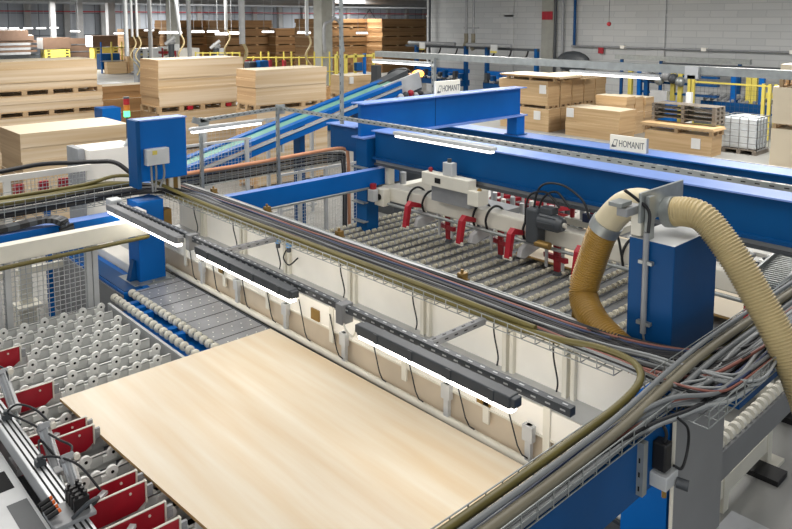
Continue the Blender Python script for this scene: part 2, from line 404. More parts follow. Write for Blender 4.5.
for y in (8.0, 7.82, 7.63, 7.05, 6.87, 6.3):
    b = M(); b.prism([(3.2, 0.80), (3.32, 0.80), (3.33, 0.875), (3.21, 0.875)], 'y', y - 0.10, y - 0.02); build(b, 'cross_plate', BLUE, T, 0.003)
for y in (6.2, 7.8): build(M().box(3.2, 3.34, y - 0.06, y + 0.06, 0, 0.67), 'leg', BLUE_D, T)

T = thing('air_table', (3.75, 5.5, 0.0), 'polished steel air table with rows of tiny white holes beside the blue post', 'table')
tb = M()
tb.box(3.42, 4.0, 2.3, 8.75, 0.86, 0.893, 0)
for k in range(14):
    y = 8.15 - k * 0.3
    tb.box(3.42, 4.0, y, y + 0.012, 0.8925, 0.8945, 1)
    for j in range(5):
        for e in (0.1, 0.2):
            x = 3.47 + 0.11 * j + (0.05 if e > 0.15 else 0)
            tb.cyl((x, y + e, 0.8925), (x, y + e, 0.895), 0.008, 6, 2)
build(tb, 'top', [STEEL, SLOT, WHITE_P], T)
build(M().box(3.40, 3.42, 2.3, 8.30, 0.87, 0.905), 'edge_rail', GALV, T)
build(M().box(3.5, 3.95, 2.4, 8.7, 0.0, 0.86), 'base', BLUE_D, T)

T = thing('machine_bed', (3.4, 9.4, 0.0), 'low blue machine base with a grey front plate behind the mesh fence', 'machine')
build(M().box(3.28, 3.6, 8.22, 11.0, 0.0, 0.90), 'frame', BLUE, T, 0.006)
build(M().box(3.262, 3.28, 8.22, 11.0, 0.0, 0.87), 'front_plate', MGREY, T)
build(M().box(3.3, 3.52, 8.24, 10.9, 0.9, 0.91), 'top_strip', BLUE_D, T)
T = thing('machine_cover', (3.95, 9.9, 0.0), 'white boxed machine cover left of the blue post foot', 'cover')
build(M().box(3.62, 4.4, 8.85, 11.0, 0.0, 1.0), 'lower_box', WHITE, T, 0.01)
build(M().box(3.86, 4.4, 9.1, 11.0, 1.0, 1.3), 'upper_box', LGREY, T, 0.01)

# ------------------------------------------------ blue post at the far corner and its cabinet
T = thing('support_post', (3.71, 8.56, 0.893), 'blue steel post bolted to the steel table at the far corner', 'post')
build(M().box(3.56, 3.89, 8.40, 8.72, 0.893, 1.9), 'column', BLUE, T, 0.008)
build(M().box(3.45, 3.97, 8.30, 8.80, 0.893, 0.912), 'base_plate', GALV, T, 0.003)
g = M(); g.prism([(8.45, 0.912), (8.67, 0.912), (8.56, 1.02)], 'x', 3.5, 3.51)
g = M(); g.prism([(3.47, 0.912), (3.56, 0.912), (3.56, 1.16), (3.53, 1.16)], 'y', 8.50, 8.60); build(g, 'gusset', BLUE_D, T)
for bx, by in ((3.48, 8.33), (3.7, 8.33), (3.93, 8.33)): build(M().cyl((bx, by, 0.912), (bx, by, 0.93), 0.016, 6), 'bolt', GALV, T)
v = M(); v.box(3.90, 4.0, 8.42, 8.55, 1.35, 1.75); v.box(3.92, 3.98, 8.36, 8.42, 1.4, 1.55); build(v, 'bracket', BRASS, T)

T = thing('control_cabinet', (3.95, 8.7, 1.95), 'tall blue machine cabinet standing on the cable bridge, left', 'cabinet')
build(M().box(3.655, 4.27, 8.5, 8.72, 2.12, 2.87), 'housing', BLUE, T, 0.01)
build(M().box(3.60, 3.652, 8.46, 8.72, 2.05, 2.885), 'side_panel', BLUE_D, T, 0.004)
build(M().box(3.63, 4.28, 8.49, 8.73, 2.87, 2.885), 'top_edge', BLUE_E, T)
sl = M(); sl.box(3.9, 4.02, 8.6, 8.7, 1.9, 2.13); sl.box(4.05, 4.1, 8.55, 8.62, 1.9, 2.2); sl.box(4.14, 4.22, 8.6, 8.71, 1.9, 2.12); build(sl, 'slide_rail', CREAM, T)
k_ = M(); k_.box(4.04, 4.18, 8.58, 8.64, 1.95, 2.25); build(k_, 'guide_block', BRASS, T, 0.01)
T2 = build(M().box(3.70, 3.99, 8.40, 8.5, 2.33, 2.53), 'junction_box', LGREY, T, 0.008)
build(M().box(3.77, 3.83, 8.396, 8.401, 2.46, 2.51), 'sticker', YELLOW, T2)
for pp in ([(3.77, 8.45, 2.33), (3.76, 8.42, 2.2), (3.77, 8.42, 2.0)], [(3.83, 8.45, 2.33), (3.82, 8.42, 2.2), (3.80, 8.42, 2.0)], [(3.93, 8.45, 2.33), (3.92, 8.42, 2.18), (3.86, 8.42, 2.05)]):
    build(M().tube(cr(pp), 0.014, 8), 'conduit', CABLE_G, T2)

T = thing('signal_tower', (4.549,11.000,2.585), 'red amber and green signal light tower behind the blue cabinet', 'signal light')
c = Vector((4.549,11.000,2.585)); z0 = c.z
build(M().cyl((c.x, c.y, 2.0), (c.x, c.y, z0 + 0.02), 0.02, 10), 'pole', DGREY, T)
for k, (m_, nm) in enumerate(((GLOW_G, 'green_lens'), (AMBER, 'amber_lens'), (REDLENS, 'red_lens'))):
    build(M().cyl((c.x, c.y, z0 + 0.02 + 0.095 * k), (c.x, c.y, z0 + 0.11 + 0.095 * k), 0.048, 14), nm, m_, T)
build(M().cyl((c.x, c.y, z0 + 0.305), (c.x, c.y, z0 + 0.33), 0.045, 14), 'cap', DGREY, T)

T = thing('motor_cover', (3.7, 10.3, 1.0), 'white metal machine guard box beside the tall blue cabinet', 'cover')
build(M().box(3.70, 4.40, 10.3, 10.9, 1.0, 2.27), 'housing', WHITE, T, 0.01)
build(M().prism([(10.25, 1.0), (10.9, 1.0), (10.9, 2.28), (10.45, 2.28)], 'x', 3.60, 3.69), 'side_panel', GREY, T)
build(M().prism([(4.2, 2.27), (4.42, 2.27), (4.36, 2.42), (4.30, 2.42)], 'y', 10.3, 10.35), 'lifting_lug', LGREY, T)

# ------------------------------------------------ left cross frame
T = thing('cross_beam', (1.4, 8.06, 1.6), 'cream painted cross beam over the mesh fence, left', 'beam')
build(M().box(-0.6, 3.54, 8.0, 8.14, 1.62, 1.80), 'beam', CREAM, T, 0.004)
build(M().box(3.44, 3.555, 8.14, 8.41, 1.55, 1.86), 'end_bracket', LGREY, T)
for k in range(2):
    cable([(-0.6, 7.97 + 0.05 * k, 1.59 - 0.02 * k), (1.5, 7.97 + 0.05 * k, 1.585 - 0.02 * k), (3.5, 7.97 + 0.05 * k, 1.60 - 0.02 * k)], 0.022, OLIVE, 'conduit', ['olive conduit strapped below the cream beam, front one', 'olive conduit strapped below the cream beam, rear one'][k], 'conduit', 'conduits under the cream beam')
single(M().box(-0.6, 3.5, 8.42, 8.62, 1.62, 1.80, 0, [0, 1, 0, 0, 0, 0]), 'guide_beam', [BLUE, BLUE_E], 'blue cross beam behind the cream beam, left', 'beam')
T = thing('drag_chain', (2.3, 8.5, 1.8), 'dark plastic cable drag chain lying on the blue beam, left edge', 'cable chain')
path = cr([(1.2, 8.52, 1.835), (2.0, 8.52, 1.84), (2.45, 8.50, 1.87), (2.60, 8.42, 1.88), (2.68, 8.34, 1.85), (2.71, 8.32, 1.76), (2.70, 8.32, 1.68)], 8)
for i in range(0, len(path) - 1, 2):
    build(M().bar(path[i], path[min(i + 2, len(path) - 1)], 0.15, 0.055), 'link', DGREY if i % 4 else BLACK, T)

# mesh fence behind the infeed table
def mesh_fence(name, x0, x1, y, z0, z1, posts, label, pm=LGREY, wm=GREY, axis='x', pitch=0.05, r=0.0035):
    c = ((x0 + x1) / 2, y, z0) if axis == 'x' else (y, (x0 + x1) / 2, z0)
    t = thing(name, c, label, 'fence')
    mb = M()
    na = max(1, int(abs(x1 - x0) / pitch)); nb = max(1, int((z1 - z0) / pitch))
    if axis == 'x': wire_grid(mb, (x0, y, z0), (x1 - x0, 0, 0), (0, 0, z1 - z0), na, nb, r)
    else: wire_grid(mb, (y, x0, z0), (0, x1 - x0, 0), (0, 0, z1 - z0), na, nb, r)
    build(mb, 'mesh_panel', wm, t)
    for p in posts:
        w = 0.03
        b = M(); b.box(p - w, p + w, y - 0.03, y + 0.03, 0, z1 + 0.02) if axis == 'x' else b.box(y - 0.03, y + 0.03, p - w, p + w, 0, z1 + 0.02)
        build(b, 'post', pm, t, 0.003)
    for zz in (z0, z1):
        b = M(); b.box(x0, x1, y - 0.02, y + 0.02, zz - 0.02, zz + 0.02) if axis == 'x' else b.box(y - 0.02, y + 0.02, x0, x1, zz - 0.02, zz + 0.02)
        build(b, 'rail', pm, t)
    return t
mesh_fence('mesh_fence', 0.4, 2.97, 8.25, 0.5, 1.6, (0.4, 1.96, 2.06, 2.90, 2.97), 'grey square wire mesh fence behind the white wheels', pitch=0.055, wm=LGREY, r=0.0048)
T = thing('machine_stand', (2.8, 9.7, 0.0), 'white steel stand with a base plate seen through the mesh fence', 'stand')
build(M().box(2.55, 2.67, 9.6, 9.72, 0, 1.6), 'column', CREAM, T); build(M().box(2.48, 2.76, 9.5, 9.8, 0.5, 0.54), 'base_plate', CREAM, T); build(M().box(1.0, 4.0, 10.2, 10.3, 0.72, 0.8), 'cross_bar', CREAM, T); build(M().box(2.5, 2.7, 9.55, 9.75, 0, .5), 'foot', CREAM, T)
single(M().box(3.1, 3.17, 10.35, 10.42, 0, 1.5), 'machine_column', BLUE, 'thin blue column seen through the mesh fence', 'column')

# ------------------------------------------------ cable trays
def wire_tray(name, p, a, w, side, label, h=0.11, pitch=0.12, sides=(0, 1), r=0.004):     # basket from p along a, width w
    p = Vector(p); a = Vector(a); w = Vector(w); L = a.length
    t = thing(name, tuple(p + a / 2), label, 'cable tray')
    n = int(L / pitch); up = Vector((0, 0, h)); d = a.normalized()
    g = M()
    for s_ in sides:
        q = p + w * s_
        for zz in (0.0, 0.5, 1.0): g.cyl(q + up * zz, q + up * zz + a, r, 5, 0, caps=False)
        for i in range(n + 1): g.cyl(q + d * (i * pitch), q + d * (i * pitch) + up, r, 5, 0, caps=False)
    for i in range(n + 1): g.cyl(p + d * (i * pitch), p + d * (i * pitch) + w, r, 5, 0, caps=False)
    for k in range(1, 5): g.cyl(p + w * (k / 5), p + w * (k / 5) + a, r, 5, 0, caps=False)
    build(g, 'wire_basket', GALV, t)
    return t
tA = wire_tray('cable_tray', (3.96, 2.25, 1.88), (0, 7.0, 0), (0.42, 0, 0), 0, 'long wire cable tray full of black cables above the white guard wall', h=0.075, sides=(0,))
build(M().box(4.405, 4.50, 2.5, 9.2, 1.87, 1.90), 'cover_strip', LGREY, tA)
build(M().box(4.49, 4.50, 2.5, 9.2, 1.78, 1.90), 'side_strip', WHITE, tA)
tB = wire_tray('cable_tray', (0.6, 1.78, 1.88), (3.4, 0, 0), (0, 0.2, 0), 0, 'narrow wire cable tray above the blue beam, bottom right', h=0.09)
tC = wire_tray('cable_tray', (3.8, 1.58, 1.88), (3.3, 0, 0), (0, 0.44, 0), 0, 'wide wire cable tray running off to the right beside the tan hose', h=0.10)
tD = wire_tray('cable_tray', (-1.0, 8.74, 1.86), (4.7, 0, 0), (0, 0.5, 0), 0, 'wire cable tray with olive conduits crossing at the far left', h=0.22, pitch=0.11)

rnd = random.Random(3)
# along tray A, bending to the right into tray C
for i in range(32):
    x = 4.08 + 0.0205 * (i % 16); z = 1.90 + 0.02 * (i // 16) + rnd.uniform(0, .008)
    vend = 2.0 - (x - 4.05) * 0.55 + rnd.uniform(-.03, .03)
    pts = [(x - 0.25, 9.3 - 0.02 * i, 1.95), (x - 0.05, 8.9, z + .01)] if i % 3 == 0 else [(x, 9.2, z)]
    for y in (8.0, 7.0, 6.0, 5.0, 4.0, 3.2): pts.append((x + rnd.uniform(-.018, .018), y, z + rnd.uniform(-.003, .008)))
    pts += [(x + 0.03, 2.6, z), (x + 0.2, vend + .22, z), (x + 0.55, vend, z), (5.6, vend + rnd.uniform(-.03, .03), z), (7.0, vend, z)] if i % 2 == 0 else [(x + 0.0, 2.6, z), (x - 0.02, 2.2, z), (x + 0.12, 1.86, z), (x + 0.5, 1.74, z + .02), (6.0, 1.70 + rnd.uniform(-.05, .05), z), (7.0, 1.7, z)]
    m_ = [CABLE_D, BLACK, CABLE_D, BLACK, CABLE_B, CABLE_D, CABLE_R, BLACK, CABLE_D, CABLE_D, CABLE_G][i % 11]
    nm = {'dark_cable': 'thin black cable', 'black_rubber': 'thin black cable', 'navy_cable': 'thin navy cable', 'salmon_cable': 'thin salmon red cable', 'grey_cable': 'thin grey cable'}[m_.name]
    cable(pts, 0.0125, m_, 'cable', nm + ' lying in the long tray above the guard wall', 'cable', nm + 's in the long tray', k=5, n=5)
# olive conduits on the front edge of tray A, turning back down-left
for k, (dx, z) in enumerate(((0.0, 1.918), (0.055, 1.908), (0.03, 1.965))):
    pts = [(3.99 + dx, 9.0, z), (3.99 + dx, 7.0, z), (3.99 + dx, 5.0, z), (3.995 + dx, 3.4, z)]
    if k == 0: pts += [(4.01, 2.75, z + .03), (4.02, 2.35, z + .08), (3.92, 2.06, z + .09), (3.6, 1.97, z + .05), (2.6, 1.96, z + .03), (0.8, 1.96, z + .03)]
    elif k == 1: pts += [(4.06, 2.6, z), (4.1, 2.2, z), (4.3, 1.97, z), (4.8, 1.93, z), (7.0, 1.95, z)]
    else:
        pts = [(1.6, 8.95, 2.10), (2.4, 8.95, 2.09), (3.1, 8.90, 2.11), (3.5, 8.86, 2.17), (3.8, 8.70, 2.12), (3.98, 8.35, 2.01), (4.01, 7.6, 1.97), (4.01, 6.0, 1.965), (4.02, 4.0, 1.965), (4.03, 2.9, 1.96)]
    cable(pts, 0.023 if k != 1 else 0.018, OLIVE, 'conduit', ['olive conduit on the tray edge that curls back to bottom right', 'olive conduit on the tray edge that bends off to the right', 'olive conduit arching out of the far left tray'][k], 'conduit', 'olive conduits on the long tray')
# big conduits along trays B and C
for k, (y, z, r, m_, w) in enumerate(((1.84, 1.965, 0.027, TAUPE, 'thick taupe'), (1.90, 1.915, 0.021, TAUPE, 'lower taupe'), (1.80, 1.92, 0.019, CABLE_G, 'smooth grey'), (1.87, 2.01, 0.015, CABLE_G, 'topmost thin grey'))):
    pts = [(0.6, y + .02, z - .02), (2.0, y, z - .02), (3.2, y, z - .01), (3.9, y + .03, z + .02), (4.5, y + .06, z + .03), (5.5, y + .07, z + .02), (7.0, y + .07, z + .01)]
    cable(pts, r, m_, 'conduit', w + ' conduit running across from the bottom edge to the right', 'conduit', 'conduits across the near tray')
# pale cables fanning in tray C
for i in range(40):
    y = 1.595 + 0.0165 * (i % 17); z = 1.90 + 0.02 * (i // 17) + rnd.uniform(0, .01)
    m_ = [CABLE_L, CABLE_G, CABLE_L, CABLE_G, CABLE_D, CABLE_L, CABLE_G, CABLE_L, CABLE_R, CABLE_L, CABLE_G, CABLE_B, CABLE_L][i % 13]
    nm = {'pale_grey_cable': 'pale grey cable', 'grey_cable': 'mid grey cable', 'dark_cable': 'black cable', 'salmon_cable': 'salmon red cable', 'navy_cable': 'navy cable'}[m_.name]
    s0 = rnd.choice([0, 1, 2])
    head = [(4.15, 3.0, z), (4.18, 2.5, z), (4.22, 2.15, z + .02)] if s0 == 0 else [(2.0, 1.86 + rnd.uniform(-.05, .05), z), (3.2, 1.86 + rnd.uniform(-.05, .05), z + .01), (3.75, 1.80, z + .03), (4.02, y + .03, z + .02)] if s0 == 1 else [(4.05, 2.7, z), (3.96, 2.2, z + .05), (3.93, 1.86, z + .05), (4.05, y + .06, z + .03)]
    pts = head + [(4.35 + rnd.uniform(-.05, .05), y + rnd.uniform(0, .06) - .02, z - .005), (4.9, y + rnd.uniform(-.02, .02), z), (5.6, y + rnd.uniform(-.02, .02), z), (6.3, y, z), (7.0, y, z)]
    cable(pts, rnd.choice([0.009, 0.011, 0.014]) if m_ is not CABLE_R else 0.008, m_, 'cable', nm + ' lying in the wide tray on the right', 'cable', nm + 's in the wide right tray', k=6, n=5)
for i in range(7):
    z = 1.905 + .012 * (i % 3); y = 1.60 + .012 * i
    cable([(1.2, 1.84, z), (2.8, 1.83, z), (3.5, 1.78, z), (3.85, 1.70, z), (4.1, y + .02, z + .01), (4.6, y, z), (5.6, y, z), (7.0, y, z)], [.012, .014, .010][i % 3], [CABLE_G, CABLE_L, CABLE_D][i % 3], 'cable', ['mid grey', 'pale grey', 'black'][i % 3] + ' cable hugging the near edge of the wide right tray', 'cable', ['mid grey', 'pale grey', 'black'][i % 3] + ' cables on the near edge')
# cables in the far left tray
for i in range(10):
    y = 8.79 + 0.042 * i; z = 1.885 + rnd.uniform(0, .02) + (.05 if i % 3 == 0 else 0)
    m_ = [CABLE_D, BLACK, CABLE_D, CABLE_G, BLACK][i % 5]
    nm = 'grey cable' if m_ is CABLE_G else 'black cable'
    cable([(-1, y, z), (1, y + rnd.uniform(-.02, .02), z), (2.5, y, z), (3.3, y - .05, z + .03), (3.85, y - .2, z + .05), (4.12 + .015 * i, 8.2, 1.93), (4.12 + .015 * i, 7.6, 1.92)], 0.017, m_, 'cable', nm + ' in the far left tray bending into the long tray', 'cable', nm + 's in the far left tray', k=6, n=6)
for k in range(3):
    cable([(-1, 8.80 + .07 * k, 2.07), (1.5, 8.80 + .07 * k, 2.06), (2.6, 8.82 + .07 * k, 2.05), (3.3, 8.82 + .07 * k, 2.08), (3.7, 8.78, 2.06)], 0.028, OLIVE, 'conduit', ['olive conduit nearest the camera in the far left tray', 'middle olive conduit in the far left tray', 'rear olive conduit in the far left tray'][k], 'conduit', 'olive conduits in the far left tray')
cable([(0.5, 9.9, 2.18), (2.2, 9.9, 2.20), (2.9, 9.9, 2.24), (3.3, 9.9, 2.21), (3.55, 9.7, 2.22), (3.75, 9.5, 2.21), (3.9, 9.3, 2.05)], 0.03, BLACK, 'hose', 'black hose along the white rail behind the far left tray', 'hose')
T = thing('guard_rail', (2.4, 10.0, 1.6), 'white rail with red parts behind the far left cable tray', 'rail')
build(M().box(0.5, 3.6, 9.96, 10.0, 2.06, 2.14), 'top_rail', WHITE, T); build(M().box(0.5, 3.6, 9.96, 10.0, 1.66, 1.74), 'bottom_rail', WHITE, T)
for x in (1.4, 2.3, 2.55, 3.58): build(M().box(x - .04, x + .04, 9.97, 10.02, 0.0, 2.1), 'post', WHITE, T)
mb = M(); wire_grid(mb, (2.6, 10.0, 1.74), (0.95, 0, 0), (0, 0, 0.34), 20, 6, 0.004); build(mb, 'mesh_panel', LGREY, T)
for x in (2.65, 2.95, 3.2): build(M().box(x, x + 0.12, 10.05, 10.1, 1.85, 1.98), 'red_block', RED, T)

# support rail along the far side of tray A with brass clamps
T = thing('handrail', (4.62, 5.5, 1.84), 'thin steel rail with brass clamps beside the long cable tray', 'rail')
build(M().cyl((4.57, 2.4, 1.86), (4.57, 9.2, 1.86), 0.016, 10), 'tube', GALV, T)
for y in (8.35, 7.1, 5.75, 4.05, 2.9):
    b = M(); b.box(4.52, 4.59, y - .03, y + .03, 1.82, 1.93); b.cyl((4.57, y - .05, 1.86), (4.57, y + .05, 1.86), 0.026, 10); b.cyl((4.55, y, 1.92), (4.55, y, 1.96), 0.014, 8)
    build(b, 'clamp', BRASS, T)

# ------------------------------------------------ white guard wall under tray A
T = thing('guard_screen', (4.2, 5.5, 0.0), 'white sheet metal guard wall along the right edge of the panel', 'guard wall')
build(M().box(4.34, 4.36, 2.15, 8.9, 1.38, 1.86), 'upper_plate', WHITE, T)
build(M().box(4.08, 4.36, 2.15, 8.9, 1.365, 1.38), 'ledge', LGREY, T)
build(M().box(4.07, 4.085, 2.15, 8.9, 1.17, 1.38), 'front_plate', WHITE, T)
build(M().box(4.10, 4.115, 2.15, 8.9, 0.88, 1.175), 'lower_plate', BEIGE, T)
build(M().box(4.062, 4.075, 2.15, 8.9, 1.16, 1.175), 'trim_strip', CREAM, T)
build(M().cyl((4.045, 2.15, 0.925), (4.045, 8.7, 0.925), 0.034, 12), 'foot_tube', CREAM, T)
build(M().box(3.992, 4.0, 2.15, 8.7, 0.885, 0.905), 'rubber_seal', DGREY, T)
build(M().box(4.15, 4.3, 2.2, 8.8, 0.0, 0.9), 'plinth', MGREY, T)
for y in (8.15, 7.2, 6.3, 5.2, 4.2, 3.3, 2.75):
    b = M(); b.box(4.30, 4.34, y, y + 0.035, 1.16, 1.88); b.box(4.29, 4.34, y + 0.06, y + 0.10, 1.12, 1.88)
    build(b, 'stiffener', CREAM, T, 0.004)
    b = M(); b.box(4.055, 4.075, y + .03, y + .09, 1.05, 1.40); build(b, 'stiffener', CREAM, T, 0.004)
    build(M().tube(cr([(4.26, y + .15, 1.86), (4.24, y + .14, 1.7), (4.27, y + .12, 1.5), (4.26, y + .12, 1.42)]), 0.007, 6), 'wire', CABLE_D, T)
for y in (7.75, 6.95, 6.0, 5.05, 3.75, 2.95):
    b = M(); b.box(4.03, 4.07, y - .025, y + .025, 0.9, 1.22); b.box(4.02, 4.07, y - .045, y + .045, 1.10, 1.22)
    build(b, 'clip', LGREY, T, 0.004)
for y in (7.9, 7.35, 6.7, 6.2, 5.6, 5.1, 4.5, 4.05, 3.5, 3.0):
    build(M().tube([(4.05, y + .17, 1.33), (4.02, y + .03, 1.04), (4.01, y - .02, 0.995), (4.01, y - .07, 0.99)], 0.006, 6), 'hook_rod', CABLE_D, T)
for y in (5.45, 3.32, 7.25):
    build(M().box(4.055, 4.072, y, y + .13, 1.19, 1.30), 'slot_plate', BRASS, T)
for y in (6.35, 6.15):
    b = M(); b.cyl((4.20, y, 1.74), (4.20, y, 1.82), 0.03, 10); e = build(b, 'regulator', mat('sky_blue_plastic', srgb(110, 165, 220)) if 'sky_blue_plastic' not in MATS else MATS['sky_blue_plastic'], T)
    build(M().cyl((4.20, y, 1.69), (4.20, y, 1.74), 0.024, 10), 'bowl', DGREY, e)
build(M().tube(cr([(4.2, 6.2, 1.70), (4.2, 6.25, 1.6), (4.2, 6.15, 1.55), (4.28, 6.1, 1.62)]), 0.008, 6), 'wire', CABLE_D, T)

# ------------------------------------------------ lamps over the panel
t = thing('lamp_rail', (3.28, 5.0, 1.95), 'dark perforated steel rail holding the strip lamps above the panel', 'rail')
b = M(); strut(b, (3.31, 2.12, 1.945), (3.31, 8.40, 1.945), 0.05, pitch=0.10); build(b, 'channel', [DGREY, LGREY], t)
for y in (6.05, 3.32):
    b = M(); strut(b, (3.30, y, 1.90), (3.97, y, 1.90), 0.045, pitch=0.10); build(b, 'arm', [MGREY, SLOT], t)
b = M(); b.box(3.22, 3.36, 8.33, 8.5, 1.86, 2.0); build(b, 'end_bracket', LGREY, t, 0.01)
for y in (4.12, 6.52): build(M().box(3.25, 3.36, y - .04, y + .04, 1.83, 1.985), 'connector', MGREY, t, 0.006)
build(M().tube(cr([(3.27, 4.10, 1.86), (3.26, 4.04, 1.80), (3.24, 3.94, 1.80), (3.22, 3.88, 1.88)]), 0.008, 7), 'lead', CREAM, t)
lamp('strip_lamp', (3.22, 8.38, 1.92), (3.22, 6.62, 1.92), 'lit strip lamp over the panel, farthest away near the blue post', 'strip lamps above the panel', MGREY, dm=TUBE_L)
lamp('strip_lamp', (3.22, 6.22, 1.92), (3.22, 4.66, 1.92), 'middle lit strip lamp in the row above the panel', 'strip lamps above the panel', DGREY, dm=TUBE_L)
lamp('strip_lamp', (3.20, 3.80, 1.92), (3.20, 2.44, 1.92), 'lit strip lamp over the panel, nearest the camera', 'strip lamps above the panel', DGREY, dm=TUBE_L)

# ------------------------------------------------ near cross beam, post, grey cover
T = thing('cross_beam', (2.0, 1.86, 1.5), 'dark blue cross beam under the conduits at the bottom right', 'beam')
build(M().box(0.3, 3.74, 1.80, 1.96, 1.52, 1.86, 0), 'beam', BLUE_D, T, 0.006)
b = M(); strut(b, (3.46, 1.785, 1.56), (3.46, 1.785, 1.86), 0.045, pitch=0.08); build(b, 'strut', [GALV, SLOT], T)
single(M().box(3.76, 4.15, 1.78, 2.06, 0.0, 1.87), 'support_post', BLUE, 'bright blue steel post at the bottom edge beside the grey cover', 'post')
single(M().box(4.42, 8.0, 1.66, 1.80, 1.72, 1.87), 'cross_beam', BLUE_D, 'blue beam under the wide cable tray on the right', 'beam')
T = thing('machine_cover', (4.06, 1.75, 0.0), 'tall plain grey metal cover panel at the bottom right', 'cover')
build(M().box(3.745, 4.40, 1.735, 1.76, 0.0, 1.89), 'panel', MGREY, T, 0.004)
build(M().box(3.738, 3.746, 1.734, 1.752, 0.0, 1.89), 'edge_strip', CREAM, T)
build(M().box(4.0, 4.6, 1.35, 1.74, 0.9, 0.93), 'ledge', LGREY, T)
build(M().box(4.02, 4.58, 1.40, 1.74, 0.0, 0.9), 'lower_box', MGREY, T)
T = thing('pressure_sensor', (3.66, 1.76, 1.5), 'black pressure sensor with brass fitting on the blue beam end', 'sensor')
build(M().box(3.60, 3.68, 1.72, 1.80, 1.64, 1.80), 'body', BLACK, T, 0.01)
build(M().box(3.58, 3.72, 1.70, 1.80, 1.55, 1.63), 'block', LGREY, T, 0.006)
build(M().cyl((3.70, 1.70, 1.56), (3.72, 1.64, 1.555), 0.03, 12), 'gauge', DGREY, T)
build(M().cyl((3.60, 1.72, 1.55), (3.60, 1.72, 1.51), 0.014, 8), 'fitting', BRASS, T)
cable([(3.72, 1.72, 1.92), (3.79, 1.69, 1.84), (3.80, 1.69, 1.72), (3.74, 1.69, 1.63), (3.68, 1.71, 1.66)], 0.008, BLACK, 'cable', 'black cable looping over the grey cover to the sensor', 'cable')
cable([(3.62, 1.75, 1.90), (3.64, 1.74, 1.85), (3.64, 1.75, 1.79)], 0.010, CABLE_D, 'cable', 'short dark cable dropping into the pressure sensor', 'cable')

# ------------------------------------------------ right blue cabinet, hoses
T = thing('suction_cabinet', (4.86, 2.33, 1.4), 'blue sheet metal cabinet under the two big hoses', 'cabinet')
build(M().box(4.55, 5.22, 2.17, 2.50, 1.4, 2.60, 0, [0, 1, 0, 0, 0, 0]), 'housing', [BLUE_D, LGREY], T, 0.008)
cd = M(); cd.cyl((4.525, 2.36, 1.95), (4.525, 2.36, 2.66), 0.02, 10); e = build(cd, 'conduit', GREY, T)
for zz in (2.02, 2.45): build(M().box(4.515, 4.55, 2.31, 2.41, zz - .012, zz + .012), 'clip', GALV, e)
build(M().tube(cr([(4.525, 2.36, 1.96), (4.53, 2.34, 1.85), (4.54, 2.30, 1.76)]), 0.008, 6), 'lead', CABLE_G, e)
build(M().box(4.55, 4.62, 2.16, 2.51, 1.2, 1.4), 'foot', BLUE_D, T); build(M().box(5.1, 5.18, 2.16, 2.51, 0, 1.4), 'foot', BLUE_D, T); build(M().box(4.55, 4.63, 2.16, 2.51, 0, 1.4), 'foot', BLUE_D, T)
T = thing('hose_bracket', (4.8, 2.4, 2.6), 'galvanised flange plate and bracket between the two big hoses', 'bracket')
build(M().box(4.5, 5.12, 2.395, 2.415, 2.72, 2.93), 'flange_plate', GALV, T, 0.004)
build(M().box(4.55, 4.63, 2.36, 2.39, 2.6, 2.9), 'upright', GALV, T); build(M().box(4.56, 4.75, 2.42, 2.50, 2.61, 2.80), 'block', CREAM, T, 0.008)
build(M().box(4.40, 4.60, 2.44, 2.52, 2.77, 2.83), 'clamp_bar', GREY, T, 0.006)
build(M().box(4.36, 4.50, 2.46, 2.56, 2.84, 2.87), 'clamp_bar', GALV, T, 0.004)
build(M().cyl((4.95, 2.38, 2.8), (4.95, 2.34, 2.80), 0.03, 10), 'bolt', GALV, T)
build(M().tube(cr([(4.43, 2.48, 2.95), (4.50, 2.42, 2.88), (4.55, 2.36, 2.80), (4.53, 2.35, 2.66)]), 0.012, 7), 'lead', BLACK, T)
def hose(path, r, mats, name, label, ribs=0.02, k=40, split=None):
    pts = cr(path, k)
    L = [0.0]
    for a, b in zip(pts, pts[1:]): L.append(L[-1] + (b - a).length)
    n = int(L[-1] / (ribs / 6)); out = []; rs = []; j = 0
    for i in range(n):
        s_ = i * ribs / 6
        while j < len(L) - 2 and L[j + 1] < s_: j += 1
        f_ = (s_ - L[j]) / max(1e-9, L[j + 1] - L[j]); out.append(pts[j].lerp(pts[j + 1], f_)); rs.append(r * (1 + 0.055 * math.sin(i * PI / 3)))
    t = thing(name, tuple(path[-1]), label, 'hose')
    if split:
        c = int(len(out) * split); build(M().tube(out[:c], [r] * c, 20), 'smooth_elbow', mats[1], t); build(M().tube(out[c:], rs[c:], 22), 'ribbed_tube', mats[0], t)
        d = (out[c + 3] - out[c]).normalized(); build(M().cyl(out[c] - d * 0.03, out[c] + d * 0.05, r * 1.1, 22), 'hose_clamp', GALV, t)
    else:
        build(M().tube(out, rs, 22), 'ribbed_tube', mats[0], t)
        d = (out[3] - out[0]).normalized(); build(M().cyl(out[0], out[0] + d * 0.07, r * 1.1, 22), 'hose_clamp', GALV, t)
    return t
hose([(4.73, 2.42, 2.80), (4.72, 2.54, 2.80), (4.72, 2.66, 2.74), (4.72, 2.79, 2.57), (4.71, 2.88, 2.31), (4.66, 2.92, 2.04), (4.54, 2.76, 1.92), (4.46, 2.56, 1.85), (4.44, 2.40, 1.79), (4.46, 2.28, 1.7)], 0.106, [HOSE_O, HOSE_W], 'suction_hose', 'ochre ribbed hose hanging left of the blue cabinet', split=0.25)
